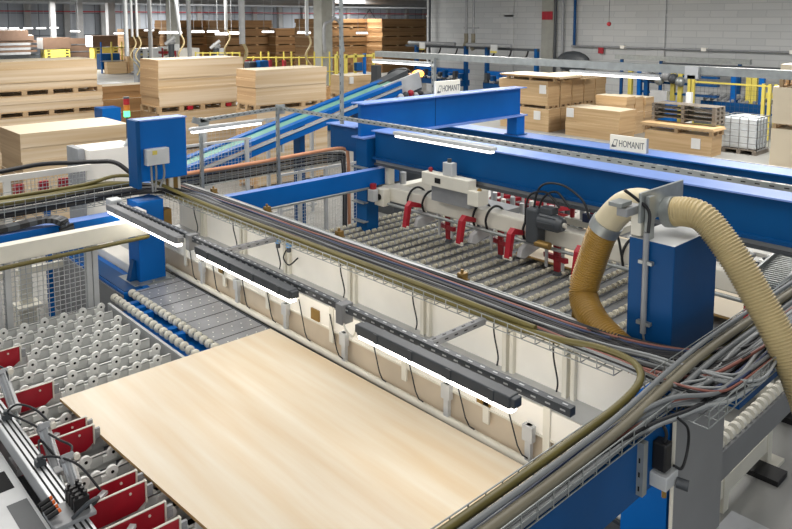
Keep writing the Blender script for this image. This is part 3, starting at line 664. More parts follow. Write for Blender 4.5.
hose([(4.85, 2.39, 2.74), (4.85, 2.22, 2.77), (4.85, 2.09, 2.73), (4.85, 1.89, 2.51), (4.85, 1.73, 2.28), (4.85, 1.59, 2.06), (4.85, 1.47, 1.83), (4.85, 1.38, 1.6), (4.85, 1.28, 1.2), (4.85, 1.22, 0.7), (4.85, 1.2, 0.12)], 0.10, [HOSE_T, HOSE_W], 'suction_hose', 'tan ribbed hose arching down right in front of the cable tray')

# ================================================================== MIDDLE: second roller bed, suction gantry, blue gantry
T = thing('outfeed_roller_bed', (7.4, 5.5, 0.0), 'second roller bed with dense rows of small cream wheels behind the long cable tray', 'roller table')
wheel_n = 0; rest = M(); rows = [8.62 - 0.22 * i for i in range(25)]
def small_wheel(mb, x, y):
    mb.cyl((x - 0.028, y, 0.885), (x - 0.008, y, 0.885), 0.03, 8, 0); mb.cyl((x - 0.008, y, 0.885), (x + 0.008, y, 0.885), 0.016, 6, 0); mb.cyl((x + 0.008, y, 0.885), (x + 0.028, y, 0.885), 0.03, 8, 0)
CREAM_W = mat('cream_wheel', srgb(206, 200, 180), 0.5, 0, 0.06)
for i in reversed(range(25)):
    v = rows[i]
    q = M(); q.box(5.6, 8.6, v - 0.03, v + 0.03, 0.845, 0.862); q.box(5.6, 8.6, v - 0.03, v - 0.025, 0.79, 0.85)
    R_ = build(q, 'rail', SHEET, T)
    for k in range(24):
        x = 5.72 + 0.12 * k
        if wheel_n < 98 and 3.7 < v < 6.2 and 6.15 < x < 8.0 and (k % 3 or v < 5):
            w = M(); small_wheel(w, x, v); build(w, 'wheel', CREAM_W, R_); wheel_n += 1
        elif x < 8.9 or v < 4.6: small_wheel(rest, x, v)
o = build(rest, 'wheels', CREAM_W, T); o['kind'] = 'stuff'
build(M().box(5.55, 8.6, 3.1, 8.72, 0.70, 0.848), 'frame', SHEET, T)
build(M().box(5.55, 5.6, 3.1, 8.72, 0.70, 0.92), 'side_plate', LGREY, T)
for x in (5.8, 8.4):
    for y in (3.3, 5.0, 8.5): build(M().box(x - .05, x + .05, y - .05, y + .05, 0, 0.7), 'leg', MGREY, T)
# boards lying on the second bed
single(M().box(7.72, 9.4, 4.95, 5.9, 0.935, 0.965, 0, [1, 0, 1, 1, 1, 1]), 'board', [BOARD_T, WOOD_EDGE], 'pale board on the second roller bed below the black motor', 'board')
single(M().box(7.62, 9.3, 2.95, 4.02, 0.935, 0.965, 0, [1, 0, 1, 1, 1, 1]), 'board', [BOARD_T, WOOD_EDGE], 'pale board on the second roller bed partly behind the blue cabinet', 'board')
single(M().box(8.9, 10.2, 2.6, 3.3, 0.935, 0.965, 0, [1, 0, 1, 1, 1, 1]), 'board', [BOARD_T, WOOD_EDGE], 'pale board at the far right beyond the tan hose', 'board')

# suction beam
T = thing('suction_beam', (7.32, 5.0, 1.35), 'long cream square beam carrying the red suction arms', 'beam')
build(M().box(7.22, 7.46, 1.5, 8.08, 1.38, 1.60), 'beam', CREAM, T, 0.02)
build(M().cyl((7.16, 1.5, 1.36), (7.16, 7.86, 1.36), 0.022, 10), 'air_pipe', GALV, T)
build(M().box(7.08, 7.22, 7.88, 8.08, 1.32, 1.58), 'end_block', CREAM, T, 0.01)
build(M().cyl((7.06, 7.97, 1.46), (7.14, 7.97, 1.46), 0.045, 12), 'bore', SLOT, T)
for y in (7.45, 7.15, 6.20, 5.98, 5.38, 4.02):
    lp = [(7.20, y, 1.37), (7.17, y, 1.5), (7.22, y - .02, 1.62), (7.34, y - .03, 1.66), (7.45, y - .04, 1.61), (7.5, y - .04, 1.5)]
    build(M().tube(cr(lp), 0.016, 7), 'hose_loop', BLACK, T)
# head frame along X, bearing the carriage
T = thing('gantry_yoke', (7.7, 8.35, 1.4), 'cream cross head joining the suction beam to the blue post', 'beam')
build(M().box(7.47, 8.4, 7.9, 8.08, 1.40, 1.58), 'arm', CREAM, T, 0.01)
build(M().box(6.95, 7.05, 7.96, 8.09, 1.40, 1.58), 'bearing', LGREY, T, 0.01)
build(M().box(7.30, 7.42, 8.0, 8.09, 1.605, 1.88), 'bracket', CREAM, T, 0.006)
build(M().cyl((7.02, 8.04, 1.58), (7.02, 8.04, 1.66), 0.05, 10), 'red_knob', RED_D, T)
build(M().cyl((7.6, 8.0, 1.58), (7.6, 8.0, 1.76), 0.05, 12), 'filter', LGREY, T)
T = thing('suction_carriage', (7.1, 6.5, 1.6), 'cream carriage block with an upright bracket on the suction beam', 'carriage')
build(M().box(6.98, 7.14, 6.12, 6.98, 1.845, 2.02), 'slide_plate', CREAM, T, 0.01)
build(M().box(6.98, 7.20, 5.96, 6.14, 1.70, 1.90), 'base_plate', CREAM, T, 0.01)
build(M().box(6.972, 6.982, 6.62, 6.72, 1.90, 1.97), 'opening', SLOT, T)
build(M().box(7.0, 7.1, 6.43, 6.60, 2.02, 2.20), 'upright', LGREY, T, 0.01); build(M().cyl((7.05, 6.52, 2.20), (7.05, 6.52, 2.25), 0.03, 10), 'eye', DGREY, T)
for y, nm in ((6.88, 'valve'), (6.0, 'valve')): build(M().ball((7.06, y, 2.05 if y > 6.5 else 1.9), 0.035, 0, 8, 5), nm, RED_D if y > 6.5 else BRASS, T)
build(M().box(7.14, 7.18, 6.2, 6.9, 1.88, 1.99), 'guide_shoe', DGREY, T); build(M().box(7.10, 7.3, 6.2, 6.9, 1.61, 1.845), 'spacer', GREY, T)
build(M().box(7.5, 7.8, 5.9, 7.4, 1.50, 1.58), 'hose_plate', GREY, T)
for k in range(9): build(M().cyl((7.9, 6.75 - .16 * k, 1.40), (7.9, 6.75 - .16 * k, 1.66 - .06 * (k % 2)), 0.035, 10), 'air_filter', LGREY if k % 3 else WHITE, T)
build(M().box(7.8, 8.0, 5.4, 6.9, 1.36, 1.41), 'filter_shelf', GREY, T)

# red suction arms
def gripper(v, label, pad=True):
    t = thing('suction_gripper', (7.1, v, 1.15), label, 'suction arm', 'red suction arms under the cream beam')
    q = M(); q.prism([(6.88, 1.190), (6.94, 1.170), (7.00, 1.470), (6.93, 1.490)], 'y', v - 0.03, v + 0.045); q.prism([(6.93, 1.490), (7.00, 1.470), (7.20, 1.420), (7.20, 1.480), (7.00, 1.550)], 'y', v - 0.03, v + 0.045)
    build(q, 'arm', RED, t, 0.004)
    build(M().box(6.89, 6.92, v - .06, v + .07, 1.17, 1.21), 'tip', CREAM, t)
    q = M(); q.prism([(7.02, 1.190), (7.12, 1.155), (7.45, 1.230), (7.45, 1.310), (7.16, 1.330), (7.06, 1.290)], 'y', v - 0.10, v - 0.035)
    build(q, 'pad_frame', LGREY, t, 0.01)
    build(M().cyl((7.21, v - .07, 1.31), (7.4, v - .07, 1.345), 0.035, 10), 'cylinder', LGREY, t)
    for x in (7.28, 7.40): build(M().cyl((x, v, 1.29), (x, v, 1.38), 0.02, 8), 'hanger', DGREY, t)
    return t
gripper(7.22, 'red suction arm farthest left, nearest the blue post')
gripper(5.40, 'red suction arm just left of the black motor')
gripper(4.44, 'red suction arm just right of the black motor')
gripper(3.52, 'red suction arm partly hidden behind the ochre hose')
gripper(2.56, 'red suction arm peeking out right of the blue cabinet')
def hanger(v, label):
    t = thing('cup_holder', (7.4, v, 0.95), label, 'suction cup', 'dark red cup holders under the cream beam')
    q = M(); q.prism([(7.36, 1.36), (7.46, 1.36), (7.44, 1.0), (7.38, 1.0)], 'y', v - .04, v + .04); build(q, 'holder', RED_D, t, 0.004)
    build(M().cyl((7.41, v, 0.955), (7.41, v, 1.0), 0.06, 12, 0, 0.04), 'cup', DGREY, t)
    for k in (-1, 1): build(M().cyl((7.34, v + .12 * k, 1.05), (7.34, v + .12 * k, 1.36), 0.022, 8), 'spring_rod', LGREY, t)
    build(M().bar((7.3, v - .2, 1.20), (7.5, v + .25, 1.14), 0.05, 0.06), 'link', RED, t)
gripper(6.20, 'second red suction arm from the left')
hanger(6.85, 'dark red cup holder between the two left suction arms')
hanger(5.90, 'dark red cup holder just left of the arm by the motor')
hanger(5.02, 'dark red cup holder directly under the black motor')

T = thing('drive_motor', (7.14, 5.1, 1.4), 'dark grey electric gear motor on the front of the cream beam', 'motor')
build(M().box(7.02, 7.21, 5.06, 5.24, 1.395, 1.84), 'gearbox', DGREY, T, 0.03)
q = M(); q.cyl((7.10, 5.06, 1.70), (7.10, 4.80, 1.70), 0.10, 20); q.cyl((7.10, 4.80, 1.70), (7.10, 4.74, 1.70), 0.10, 20, 0, 0.07)
build(q, 'motor_body', DGREY, T)
for k in range(8):
    a = 2 * PI * k / 8; build(M().bar((7.10 + .10 * math.cos(a), 5.05, 1.70 + .10 * math.sin(a)), (7.10 + .10 * math.cos(a), 4.82, 1.70 + .10 * math.sin(a)), 0.014, 0.014), 'fin', DGREY, T)
build(M().cyl((7.10, 4.74, 1.70), (7.10, 4.71, 1.70), 0.03, 10), 'shaft_cap', CREAM, T)
build(M().box(7.06, 7.2, 4.88, 5.06, 1.79, 1.87), 'terminal_box', DGREY, T, 0.01)
build(M().cyl((7.06, 5.1, 1.42), (7.06, 4.9, 1.42), 0.045, 12), 'coupling', BRASS, T)

T = thing('valve_cluster', (7.62, 4.6, 1.6), 'cluster of valves and looping hoses right of the motor', 'valve')
build(M().box(7.48, 7.85, 4.25, 5.0, 1.6, 1.68), 'plate', CREAM, T, 0.006)
for k in range(5):
    b = M(); b.cyl((7.55, 4.92 - .14 * k, 1.68), (7.55, 4.92 - .14 * k, 1.90), 0.03, 10); b.cyl((7.55, 4.92 - .14 * k, 1.90), (7.55, 4.92 - .14 * k, 1.94), 0.02, 8); build(b, 'valve', [LGREY, LGREY][0] if k % 2 else RED, T)
build(M().box(7.46, 7.54, 4.6, 4.72, 1.68, 1.78), 'connector', CABLE_B, T)
for k, pp in enumerate((
    [(7.10, 5.3, 1.6), (7.10, 5.25, 1.95), (7.10, 5.0, 2.05), (7.10, 4.8, 1.9)], [(7.10, 5.15, 1.6), (7.10, 5.05, 1.95), (7.10, 4.85, 2.08), (7.10, 4.66, 1.92)],
    [(7.10, 5.2, 1.6), (7.10, 5.1, 2.08), (7.10, 4.8, 2.18), (7.10, 4.5, 2.05), (7.10, 4.4, 1.85)], [(7.10, 4.35, 1.7), (7.10, 4.2, 1.9), (7.10, 4.05, 1.75), (7.10, 3.98, 1.5)])):
    build(M().tube(cr(pp), 0.014, 7), 'hose_loop', BLACK if k % 2 else CABLE_D, T)

# second row of red arms beyond the near gantry beam
for k in range(7):
    v = 7.25 - 0.2 * k
    t = thing('suction_gripper', (9.0, v, 1.05), 'red suction arm in the far row seen under the blue beam', 'suction arm', 'far red suction arms under the blue beam')
    build(M().bar((8.75, v - .1, 1.36), (9.5, v - .2, 1.30), 0.03, 0.06), 'arm', RED, t, 0.004)
    build(M().bar((8.8, v + .02, 1.28), (9.05, v - .2, 1.20), 0.03, 0.04), 'link', RED_D, t)
    for x in (8.72,): build(M().cyl((x, v - .1, 1.2), (x, v - .1, 1.66), 0.022, 8), 'spring_rod', LGREY, t)
    build(M().cyl((9.0, v - .1, 1.05), (9.0, v - .1, 1.3), 0.04, 10), 'cup', DGREY, t)
T = thing('suction_beam', (9.9, 5.0, 1.35), 'far pale grey suction beam behind the near blue beam', 'beam')
build(M().box(9.85, 10.1, 1.5, 8.3, 1.42, 1.62), 'beam', LGREY, T, 0.01); build(M().box(9.5, 9.9, 5.4, 7.4, 1.46, 1.54), 'hanger_rail', LGREY, T)

# ------------------------------------------------ blue portal gantry
T = thing('gantry_beam', (7.4, 4.5, 2.0), 'near long blue gantry beam crossing the picture from centre to right', 'gantry beam')
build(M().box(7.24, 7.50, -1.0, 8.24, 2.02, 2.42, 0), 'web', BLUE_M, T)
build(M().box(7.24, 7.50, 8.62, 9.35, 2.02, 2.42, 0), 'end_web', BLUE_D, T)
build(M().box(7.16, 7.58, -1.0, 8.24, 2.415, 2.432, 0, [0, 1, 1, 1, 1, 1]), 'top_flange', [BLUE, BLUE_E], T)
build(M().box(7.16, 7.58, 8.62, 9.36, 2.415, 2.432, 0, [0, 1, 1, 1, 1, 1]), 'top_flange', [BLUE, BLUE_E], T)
build(M().box(7.18, 7.56, -1.0, 8.24, 1.985, 2.02), 'bottom_flange', BLUE_D, T)
build(M().box(7.22, 7.30, -1.0, 8.2, 1.93, 1.985), 'guide_rail', GREY, T); build(M().box(7.18, 7.22, -1.0, 8.2, 1.90, 1.93), 'toothed_rack', DGREY, T)
T = thing('gantry_beam', (11.0, 4.5, 1.5), 'far long blue gantry beam with a wide highlit top flange', 'gantry beam')
build(M().box(10.9, 11.15, -1.0, 11.0, 1.45, 1.92), 'web', BLUE_M, T)
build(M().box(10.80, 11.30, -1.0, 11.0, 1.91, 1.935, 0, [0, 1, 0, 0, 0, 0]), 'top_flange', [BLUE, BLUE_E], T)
for y in (1.0, 10.5): build(M().box(10.9, 11.15, y, y + .25, 0, 1.45), 'leg', BLUE_D, T)
T = thing('gantry_crossbeam', (9.1, 8.43, 2.29), 'deep blue cross girder spanning the two gantry beams', 'gantry beam')
build(M().box(7.09, 11.04, 8.40, 8.47, 2.32, 2.82), 'web', BLUE, T)
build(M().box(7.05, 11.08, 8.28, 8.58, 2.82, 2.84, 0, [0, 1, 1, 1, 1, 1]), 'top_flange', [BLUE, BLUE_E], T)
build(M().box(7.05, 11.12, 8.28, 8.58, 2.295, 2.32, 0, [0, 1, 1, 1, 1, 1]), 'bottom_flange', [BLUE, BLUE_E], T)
build(M().box(8.72, 8.73, 8.394, 8.40, 2.32, 2.82), 'joint', BLUE_D, T)
build(M().box(10.84, 11.08, 8.32, 8.55, 1.95, 2.295), 'stub_post', BLUE, T); build(M().box(10.82, 11.12, 8.28, 8.6, 1.935, 1.95), 'foot_plate', BLUE_D, T)
T = thing('gantry_post', (7.32, 8.48, 0.0), 'blue gantry post where the cross girder meets the near beam', 'post')
build(M().box(7.10, 7.34, 8.28, 8.53, 0.0, 2.295), 'column', BLUE_M, T, 0.006); build(M().box(7.1, 7.5, 8.5, 8.9, 0, 0.02), 'base_plate', BLUE_D, T)
for zz in (1.84, 1.0, 1.3): build(M().box(7.02, 7.12, 8.27, 8.55, zz, zz + .02), 'clip', GALV, T)
# lower cross beam at the far end
T = thing('cross_beam', (6.0, 8.45, 1.5), 'blue cross beam running from the cable bridge to the gantry post', 'beam')
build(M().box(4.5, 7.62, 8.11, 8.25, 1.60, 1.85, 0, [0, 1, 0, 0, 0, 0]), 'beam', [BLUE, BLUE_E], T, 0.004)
build(M().cyl((4.5, 8.12, 1.58), (7.0, 8.12, 1.58), 0.02, 8), 'pipe', GALV, T)

# sign boards
def sign(loc, w, h, label, txt='HOMANIT'):
    t = thing('sign', loc, label, 'sign')
    x, y, z = loc
    build(M().box(x - .02, x + .02, y - w / 2, y + w / 2, z, z + h), 'board', mat('sign_white', srgb(240, 238, 226), 0.45, 0, 0.02) if 'sign_white' not in MATS else MATS['sign_white'], t, 0.004)
    build(M().box(x + .02, x + .09, y - w / 2, y - w / 2 + .02, z, z + h * .95), 'side_plate', GREY, t)
    cu = bpy.data.curves.new('lettering', 'FONT'); cu.body = txt; cu.size = h * 0.62; cu.extrude = 0.002; cu.align_x = 'LEFT'; cu.offset = 0.0
    tmp = bpy.data.objects.new('tmp_text', cu); COL.objects.link(tmp)
    me = bpy.data.meshes.new_from_object(tmp.evaluated_get(bpy.context.evaluated_depsgraph_get())); COL.objects.unlink(tmp); bpy.data.objects.remove(tmp)
    o = bpy.data.objects.new('lettering', me); COL.objects.link(o); o.parent = t
    me.materials.clear(); me.materials.append(MATS['lettering'] if 'lettering' in MATS else mat('lettering', srgb(86, 92, 100), 0.5, 0, 0))
    o.rotation_euler = (PI / 2, 0, -PI / 2); o.scale = (w * 0.70 / (h * 0.62 * 4.55), 1, 1)
    o.location = (-.0215, w * 0.24, h * 0.26)
    # folded sheet emblem
    e = M(); k = h * .85
    def S(pts):
        n = len(pts); vs = [(x - .0225, y + w * 0.46 - a * k, z + b * k) for a, b in pts]; e._add(vs, [tuple(range(n))])
    S([(0.10, 0.36), (0.26, 0.82), (0.30, 0.82), (0.14, 0.36)]); S([(0.26, 0.82), (0.58, 0.82), (0.57, 0.76), (0.26, 0.76)])
    S([(0.54, 0.80), (0.58, 0.82), (0.48, 0.42), (0.42, 0.42)]); S([(0.02, 0.22), (0.12, 0.46), (0.24, 0.36), (0.42, 0.34), (0.50, 0.48), (0.46, 0.26), (0.24, 0.20)])
    build(e, 'emblem', MATS['lettering'], t)
    return t
sg = sign((10.86, 6.05, 1.94), 0.64, 0.25, 'white company name sign standing on the far gantry beam, right')
sg = sign((9.0, 8.42, 2.84), 0.60, 0.24, 'white company name sign standing on the deep blue cross girder')
sg.rotation_euler = (0, 0, PI / 2); sg.location = (8.95, 8.34, 2.84)

# grey channel with a lamp above the near gantry beam, its hangers
T = thing('lamp_channel', (6.0, 5.0, 2.8), 'perforated steel channel with one lamp running above the near gantry beam', 'rail')
b = M(); strut(b, (6.0, -0.5, 2.80), (6.0, 8.9, 2.80), 0.048, pitch=0.11); build(b, 'channel', [GALV, SLOT], T)
lamp('strip_lamp', (5.92, 6.35, 2.74), (5.92, 4.85, 2.74), 'lit white strip lamp in front of the near blue gantry beam', None, LGREY, w=0.09, h=0.045, down=0.03)
T = thing('hanger_strut', (5.95, 8.95, 1.6), 'perforated steel strut at the corner of the lamp frame, middle left', 'strut')
b = M(); strut(b, (5.95, 8.95, 1.55), (5.95, 8.95, 2.86), 0.042, pitch=0.10); build(b, 'channel', [GALV, SLOT], T); build(M().box(5.92, 6.05, 8.90, 8.93, 2.72, 2.86), 'corner_plate', GALV, T)
T = thing('hanger_strut', (4.7, 8.95, 1.6), 'perforated steel strut just right of the blue cabinet', 'strut')
b = M(); strut(b, (4.71, 8.95, 1.60), (4.71, 8.95, 2.78), 0.042, pitch=0.10); build(b, 'channel', [GALV, SLOT], T); build(M().bar((4.60, 8.95, 2.76), (4.82, 8.95, 2.68), 0.05, 0.08), 'corner_plate', GALV, T)
T = thing('lamp_crossbar', (5.3, 8.95, 2.8), 'grey lamp arm between the two perforated struts', 'rail'); b = M(); strut(b, (4.7, 8.95, 2.74), (5.95, 8.95, 2.80), 0.05); build(b, 'channel', [GALV, SLOT], T)
lamp('strip_lamp', (4.55, 8.9, 2.64), (5.62, 8.9, 2.66), 'lit white strip lamp just right of the tall blue cabinet', None, LGREY, w=0.10, h=0.045, down=0.035)
T = thing('hanger_pole', (6.0, 7.5, 2.8), 'thin vertical ceiling pole holding the lamp channel, centre left', 'pole')
b = M(); strut(b, (6.0, 7.5, 2.72), (6.0, 7.5, 5.8), 0.04, pitch=0.12); build(b, 'channel', [GALV, SLOT], T)

# cable tray with orange conduit to the gantry post
T = wire_tray('cable_tray', (4.5, 9.0, 1.82), (2.85, 0, 0), (0, 0.2, 0), 0, 'wire cable tray with an orange conduit leading to the gantry post', h=0.18, pitch=0.10)
cable([(4.4, 9.0, 2.03), (5.5, 9.0, 2.03), (6.8, 9.0, 2.06), (7.22, 8.98, 2.04), (7.27, 8.94, 1.9), (7.27, 8.92, 1.2), (7.27, 8.92, 0.3)], 0.028, ORANGE, 'conduit', 'orange conduit along the tray and down the gantry post', 'conduit')
for k in range(6):
    cable([(4.2, 9.06, 1.85 + .028 * k), (5.5, 9.04, 1.84 + .028 * k), (7.0 + .02 * k, 9.05, 1.85 + .028 * k), (7.18 + .012 * k, 8.97, 1.7), (7.12 + .015 * k, 8.9, 0.3)], 0.013, CABLE_G if k % 2 else CABLE_D, 'cable', ('grey' if k % 2 else 'black') + ' cable stacked in the tray below the orange conduit', 'cable', ('grey' if k % 2 else 'black') + ' cables below the orange conduit')

# mesh safety fence behind, silver posts
mesh_fence('safety_fence', 4.7, 6.5, 10.6, 0.15, 2.1, (4.75, 6.42), 'wire mesh safety fence left of the thick silver post', wm=LGREY, pitch=0.06, r=0.003)
mesh_fence('safety_fence', 6.55, 8.6, 9.9, 0.15, 1.55, (6.6, 7.0, 7.55, 7.95), 'wire mesh safety fence with slim silver posts behind the blue cross beam', wm=LGREY, pitch=0.06, r=0.003)
mesh_fence('safety_fence', 6.5, 9.2, 12.4, 0.15, 2.1, (6.6, 8.0, 9.1), 'wire mesh safety fence farthest back beside the sloping conveyor', wm=LGREY, pitch=0.08, r=0.003)
T = thing('mesh_cover', (4.9, 9.3, 1.2), 'white perforated cover plate below the orange conduit tray', 'cover'); build(M().box(4.6, 5.05, 9.22, 9.26, 0.0, 1.78), 'plate', WHITE, T)
for k in range(3): build(M().cyl((4.9, 9.21, 1.70 - .12 * k), (4.9, 9.225, 1.70 - .12 * k), .015, 8), 'hole', SLOT, T)

# sloping blue conveyor with a green belt
T = thing('sloping_conveyor', (7.6, 11.1, 0.0), 'long sloping blue conveyor with a green belt rising to the right', 'conveyor')
a0 = Vector((4.3, 11.0, 1.42)); a1 = Vector((10.1, 11.0, 2.80)); d = (a1 - a0)
build(M().bar(a0, a1, 0.34, 0.05), 'belt', ACID, T)
for s_ in (-1, 1):
    o1 = Vector((0, 0.25 * s_, 0.02)); build(M().bar(a0 + o1, a1 + o1, 0.15, 0.08), 'side_frame', BLUE, T)
o1 = Vector((0, -0.34, -0.06)); build(M().bar(a0 + o1, a1 + o1, 0.04, 0.04), 'pipe', LGREY, T)
o1 = Vector((0, -0.32, -0.15)); build(M().bar(a0 + o1, a1 + o1, 0.05, 0.10), 'lower_frame', BLUE, T)
for k in (0.25, 0.6, 0.85):
    p = a0 + d * k; build(M().box(p.x - .06, p.x + .06, 10.9, 11.1, 0, p.z - .05), 'leg', BLUE_D, T)
for k in (0.1, 0.3, 0.5, 0.7, 0.9):
    p = a0 + d * k; build(M().box(p.x - .02, p.x + .02, 10.66, 10.72, p.z - .35, p.z - .1), 'bracket', LGREY, T)
T = thing('conveyor_drive', (10.3, 11.1, 2.5), 'grey machine head at the top end of the sloping conveyor', 'machine')
build(M().bar((9.7, 10.75, 2.62), (10.7, 10.75, 2.86), 0.05, 0.34), 'side_plate', LGREY, T); build(M().bar((9.9, 11.25, 2.70), (10.7, 11.25, 2.94), 0.30, 0.2), 'cover', DGREY, T)
for k in range(5): build(M().ball((10.0 + .14 * k, 10.6, 2.55 + .03 * (k % 3)), 0.07, 0, 8, 5), 'fitting', [LGREY, DGREY, RED, GREY, BLACK][k], T)
build(M().box(10.1, 10.7, 10.9, 11.4, 0, 2.55), 'pedestal', DGREY, T)
T = thing('warning_beacon', (11.4, 11.3, 2.5), 'glowing orange warning beacon behind the cross girder', 'beacon')
c = Vector((11.182,11.300,2.915)); build(M().ball(tuple(c), 0.10, 0, 12, 8, (1.6, 1, 0.9)), 'lens', GLOW_O, T); build(M().cyl((c.x, c.y, c.z - .45), (c.x, c.y, c.z - .06), 0.09, 10), 'base', DGREY, T); build(M().ball((c.x - .25, c.y, c.z - .02), 0.07, 0, 8, 6, (1.8, 1, .8)), 'lens', AMBER, T)
build(M().box(c.x - .5, c.x + .5, 11.2, 11.5, 0, c.z - .44), 'stand', DGREY, T)

# right-hand small roller conveyor and its stand, things near the hose
T = thing('roller_conveyor', (6.3, 2.3, 0.0), 'low grey conveyor with a single row of pale wheels, bottom right', 'conveyor')
build(M().box(5.2, 8.2, 2.16, 2.22, 0.52, 0.76), 'side_plate', MGREY, T, 0.004)
build(M().cyl((5.25, 2.25, 0.78), (8.1, 2.25, 0.78), 0.016, 8), 'shaft', GALV, T)
for k in range(26):
    x = 5.3 + 0.11 * k; w = M(); w.cyl((x - .034, 2.22, 0.79), (x + .018, 2.22, 0.79), 0.048, 10); w.cyl((x + .018, 2.22, 0.79), (x + .036, 2.22, 0.79), 0.048, 10, 0, 0.03); build(w, 'wheel', CREAM, T)
for x in (5.9, 6.85): build(M().box(x - .05, x + .05, 2.28, 2.38, 0.0, 0.76), 'leg', CREAM, T)
build(M().box(5.4, 6.9, 2.29, 2.33, 0.14, 0.30), 'brace', CREAM, T); build(M().box(6.75, 7.0, 2.2, 2.45, 0, 0.03), 'foot_plate', CREAM, T); build(M().box(6.55, 6.78, 2.1, 2.4, 0.0, 0.05), 'rubber_block', BLACK, T)
build(M().box(5.5, 5.62, 2.24, 2.4, 0.0, 0.52), 'leg', CREAM, T)
T = thing('machine_stand', (8.4, 2.8, 0.0), 'cream machine stand with a black foot behind the low conveyor', 'stand')
build(M().box(8.0, 8.5, 2.7, 3.2, 0.25, 0.70), 'box', CREAM, T); build(M().box(8.0, 8.12, 2.7, 3.0, 0.0, 0.25), 'leg', CREAM, T); build(M().box(8.38, 8.5, 2.7, 3.0, 0.0, 0.25), 'leg', CREAM, T); build(M().box(7.7, 8.2, 2.3, 2.6, 0.0, 0.06), 'foot', BLACK, T)
cable([(7.6, 2.0, 0.012), (8.2, 2.1, 0.012), (8.9, 1.9, 0.012), (9.6, 2.2, 0.012)], 0.012, CABLE_D, 'cable', 'dark cable lying loose on the concrete floor, bottom right', 'cable')

T = thing('ladder_tray', (8.3, 2.2, 1.0), 'slotted grey steel step tray right of the tan hose', 'step')
p0 = Vector((6.441,2.320,1.750)); p1 = Vector((7.899,2.453,1.750)); d = (p1 - p0).normalized(); sd = Vector((-d.y, d.x, 0))
build(M().bar(p0 - sd * .14, p1 - sd * .14, 0.02, 0.12), 'side_plate', GALV, T); build(M().bar(p0 + sd * .14, p1 + sd * .14, 0.02, 0.12), 'side_plate', GALV, T)
n = int((p1 - p0).length / 0.06)
for k in range(n + 1):
    c = p0 + d * (0.06 * k); build(M().bar(c - sd * .14, c + sd * .14, 0.022, 0.03), 'rung', GALV, T)
q = M(); q.bar(p0 - sd * .25 + Vector((0, 0, -.12)), p1 - sd * .25 + Vector((0, 0, -.12)), 0.2, 0.015); build(q, 'lower_plate', LGREY, T)
c = (p0 + p1) / 2 - sd * .25 + Vector((0, 0, -.11)); build(M().bar(c - d * .07, c + d * .07, 0.05, 0.004), 'opening', SLOT, T)
build(M().box(p1.x - .05, p1.x + .05, p1.y - .05, p1.y + .05, 0, 1.65), 'post', MGREY, T)
T = thing('roller_bench', (9.8, 3.0, 0.0), 'light grey roller frame on the far right behind the tan hose', 'roller table')
build(M().box(8.66, 9.0, 0.6, 8.2, 0.84, 0.90), 'front_rail', LGREY, T); build(M().box(10.3, 10.7, 0.6, 8.2, 0.84, 0.90), 'rear_rail', WHITE, T)
for k in range(30):
    y = 0.8 + .25 * k; q = M(); q.bar((9.0, y, 0.86), (10.3, y, 0.86), 0.10, 0.05)
    for j in range(9): q.cyl((9.08 + .14 * j, y, .89), (9.13 + .14 * j, y, .89), 0.04, 8, 1 + j % 2)
    build(q, 'roller_rail', [GREY, WHITE_P, DGREY], T)
for y in (0.8, 4.0, 8.0): build(M().box(8.7, 8.8, y, y + .1, 0.0, .84), 'leg', MGREY, T); build(M().box(10.4, 10.5, y, y + .1, 0.0, .84), 'leg', MGREY, T)

mesh_fence('mesh_barrier', 3.0, 9.2, 12.5, 0.3, 1.70, (3.0, 5.4, 7.2, 9.1), 'low grey mesh barrier just behind the far gantry beam', axis='y', pitch=0.1, r=0.004)

# ================================================================== SETTING
struct(M().box(-14, 110, -14, 88, -0.12, 0.0), 'floor', FLOOR)
struct(M().box(30.0, 30.4, -12, 29.6, 0, 5.8), 'wall_back', WALL_B)
struct(M().box(-14, 110, 84.0, 84.4, 0, 5.8), 'wall_far', WALL_C)
struct(M().box(100, 100.3, 29, 84, 0, 5.8), 'wall_right', WALL_C)
struct(M().box(-14, 110, -14, 88, 5.8, 5.83), 'ceiling', CEIL)
q = M(); q.box(29.86, 30.0, 20.8, 21.5, 0, 5.8); struct(q, 'trim_1', CONC)
q = M(); q.box(29.9, 30.0, 15.1, 15.7, 0, 5.8); struct(q, 'trim_2', WALL_B)
q = M(); q.box(29.93, 30.0, 23.3, 23.9, 0, 5.8); struct(q, 'trim_3', WALL_B)
q = M(); q.box(29.93, 30.0, -12, 29.6, 4.25, 4.35); struct(q, 'trim_4', WALL_B)
T = single(M().cyl((-14, 83.4, 5.0), (99, 83.4, 5.0), 0.06, 8), 'fire_pipe', RED_D, 'long dark red pipe high on the far grey wall', 'pipe')
k = 0
for x in range(4, 96, 4):
    k += 1; struct(M().box(x, x + 0.6, 83.5, 84.0, 0, 5.8), 'trim_%d' % (4 + k), CONC if x % 2 else MGREY)
for (a, w) in (((20.986,65.518,3.225), 0.34), ((24.136,68.072,3.168), 0.4), ((24.610,62.143,3.225), 0.5), ((23.891,49.093,3.366), 0.55), ((20.151,26.509,3.634), 0.5)):
    k += 1; struct(M().box(a[0] - w * .6, a[0] + w * .6, a[1] - w * .6, a[1] + w * .6, 0, 5.8), 'trim_%d' % (4 + k), MGREY if w < .55 and a[1] > 40 else CONC)
for y, z in ((34, 5.45), (44, 5.35), (52, 5.3)):
    k += 1; q = M(); q.box(-14, 80, y, y + .35, z, z + .4); struct(q, 'trim_%d' % (4 + k), MGREY)
for x0 in (62.0, 70.0):
    k += 1; q = M(); q.bar((x0, 83.4, 3.2), (x0 + 2.2, 83.4, 5.6), 0.1, 0.1); q.bar((x0 + 4.4, 83.4, 3.2), (x0 + 2.2, 83.4, 5.6), 0.1, 0.1); struct(q, 'trim_%d' % (4 + k), DGREY)

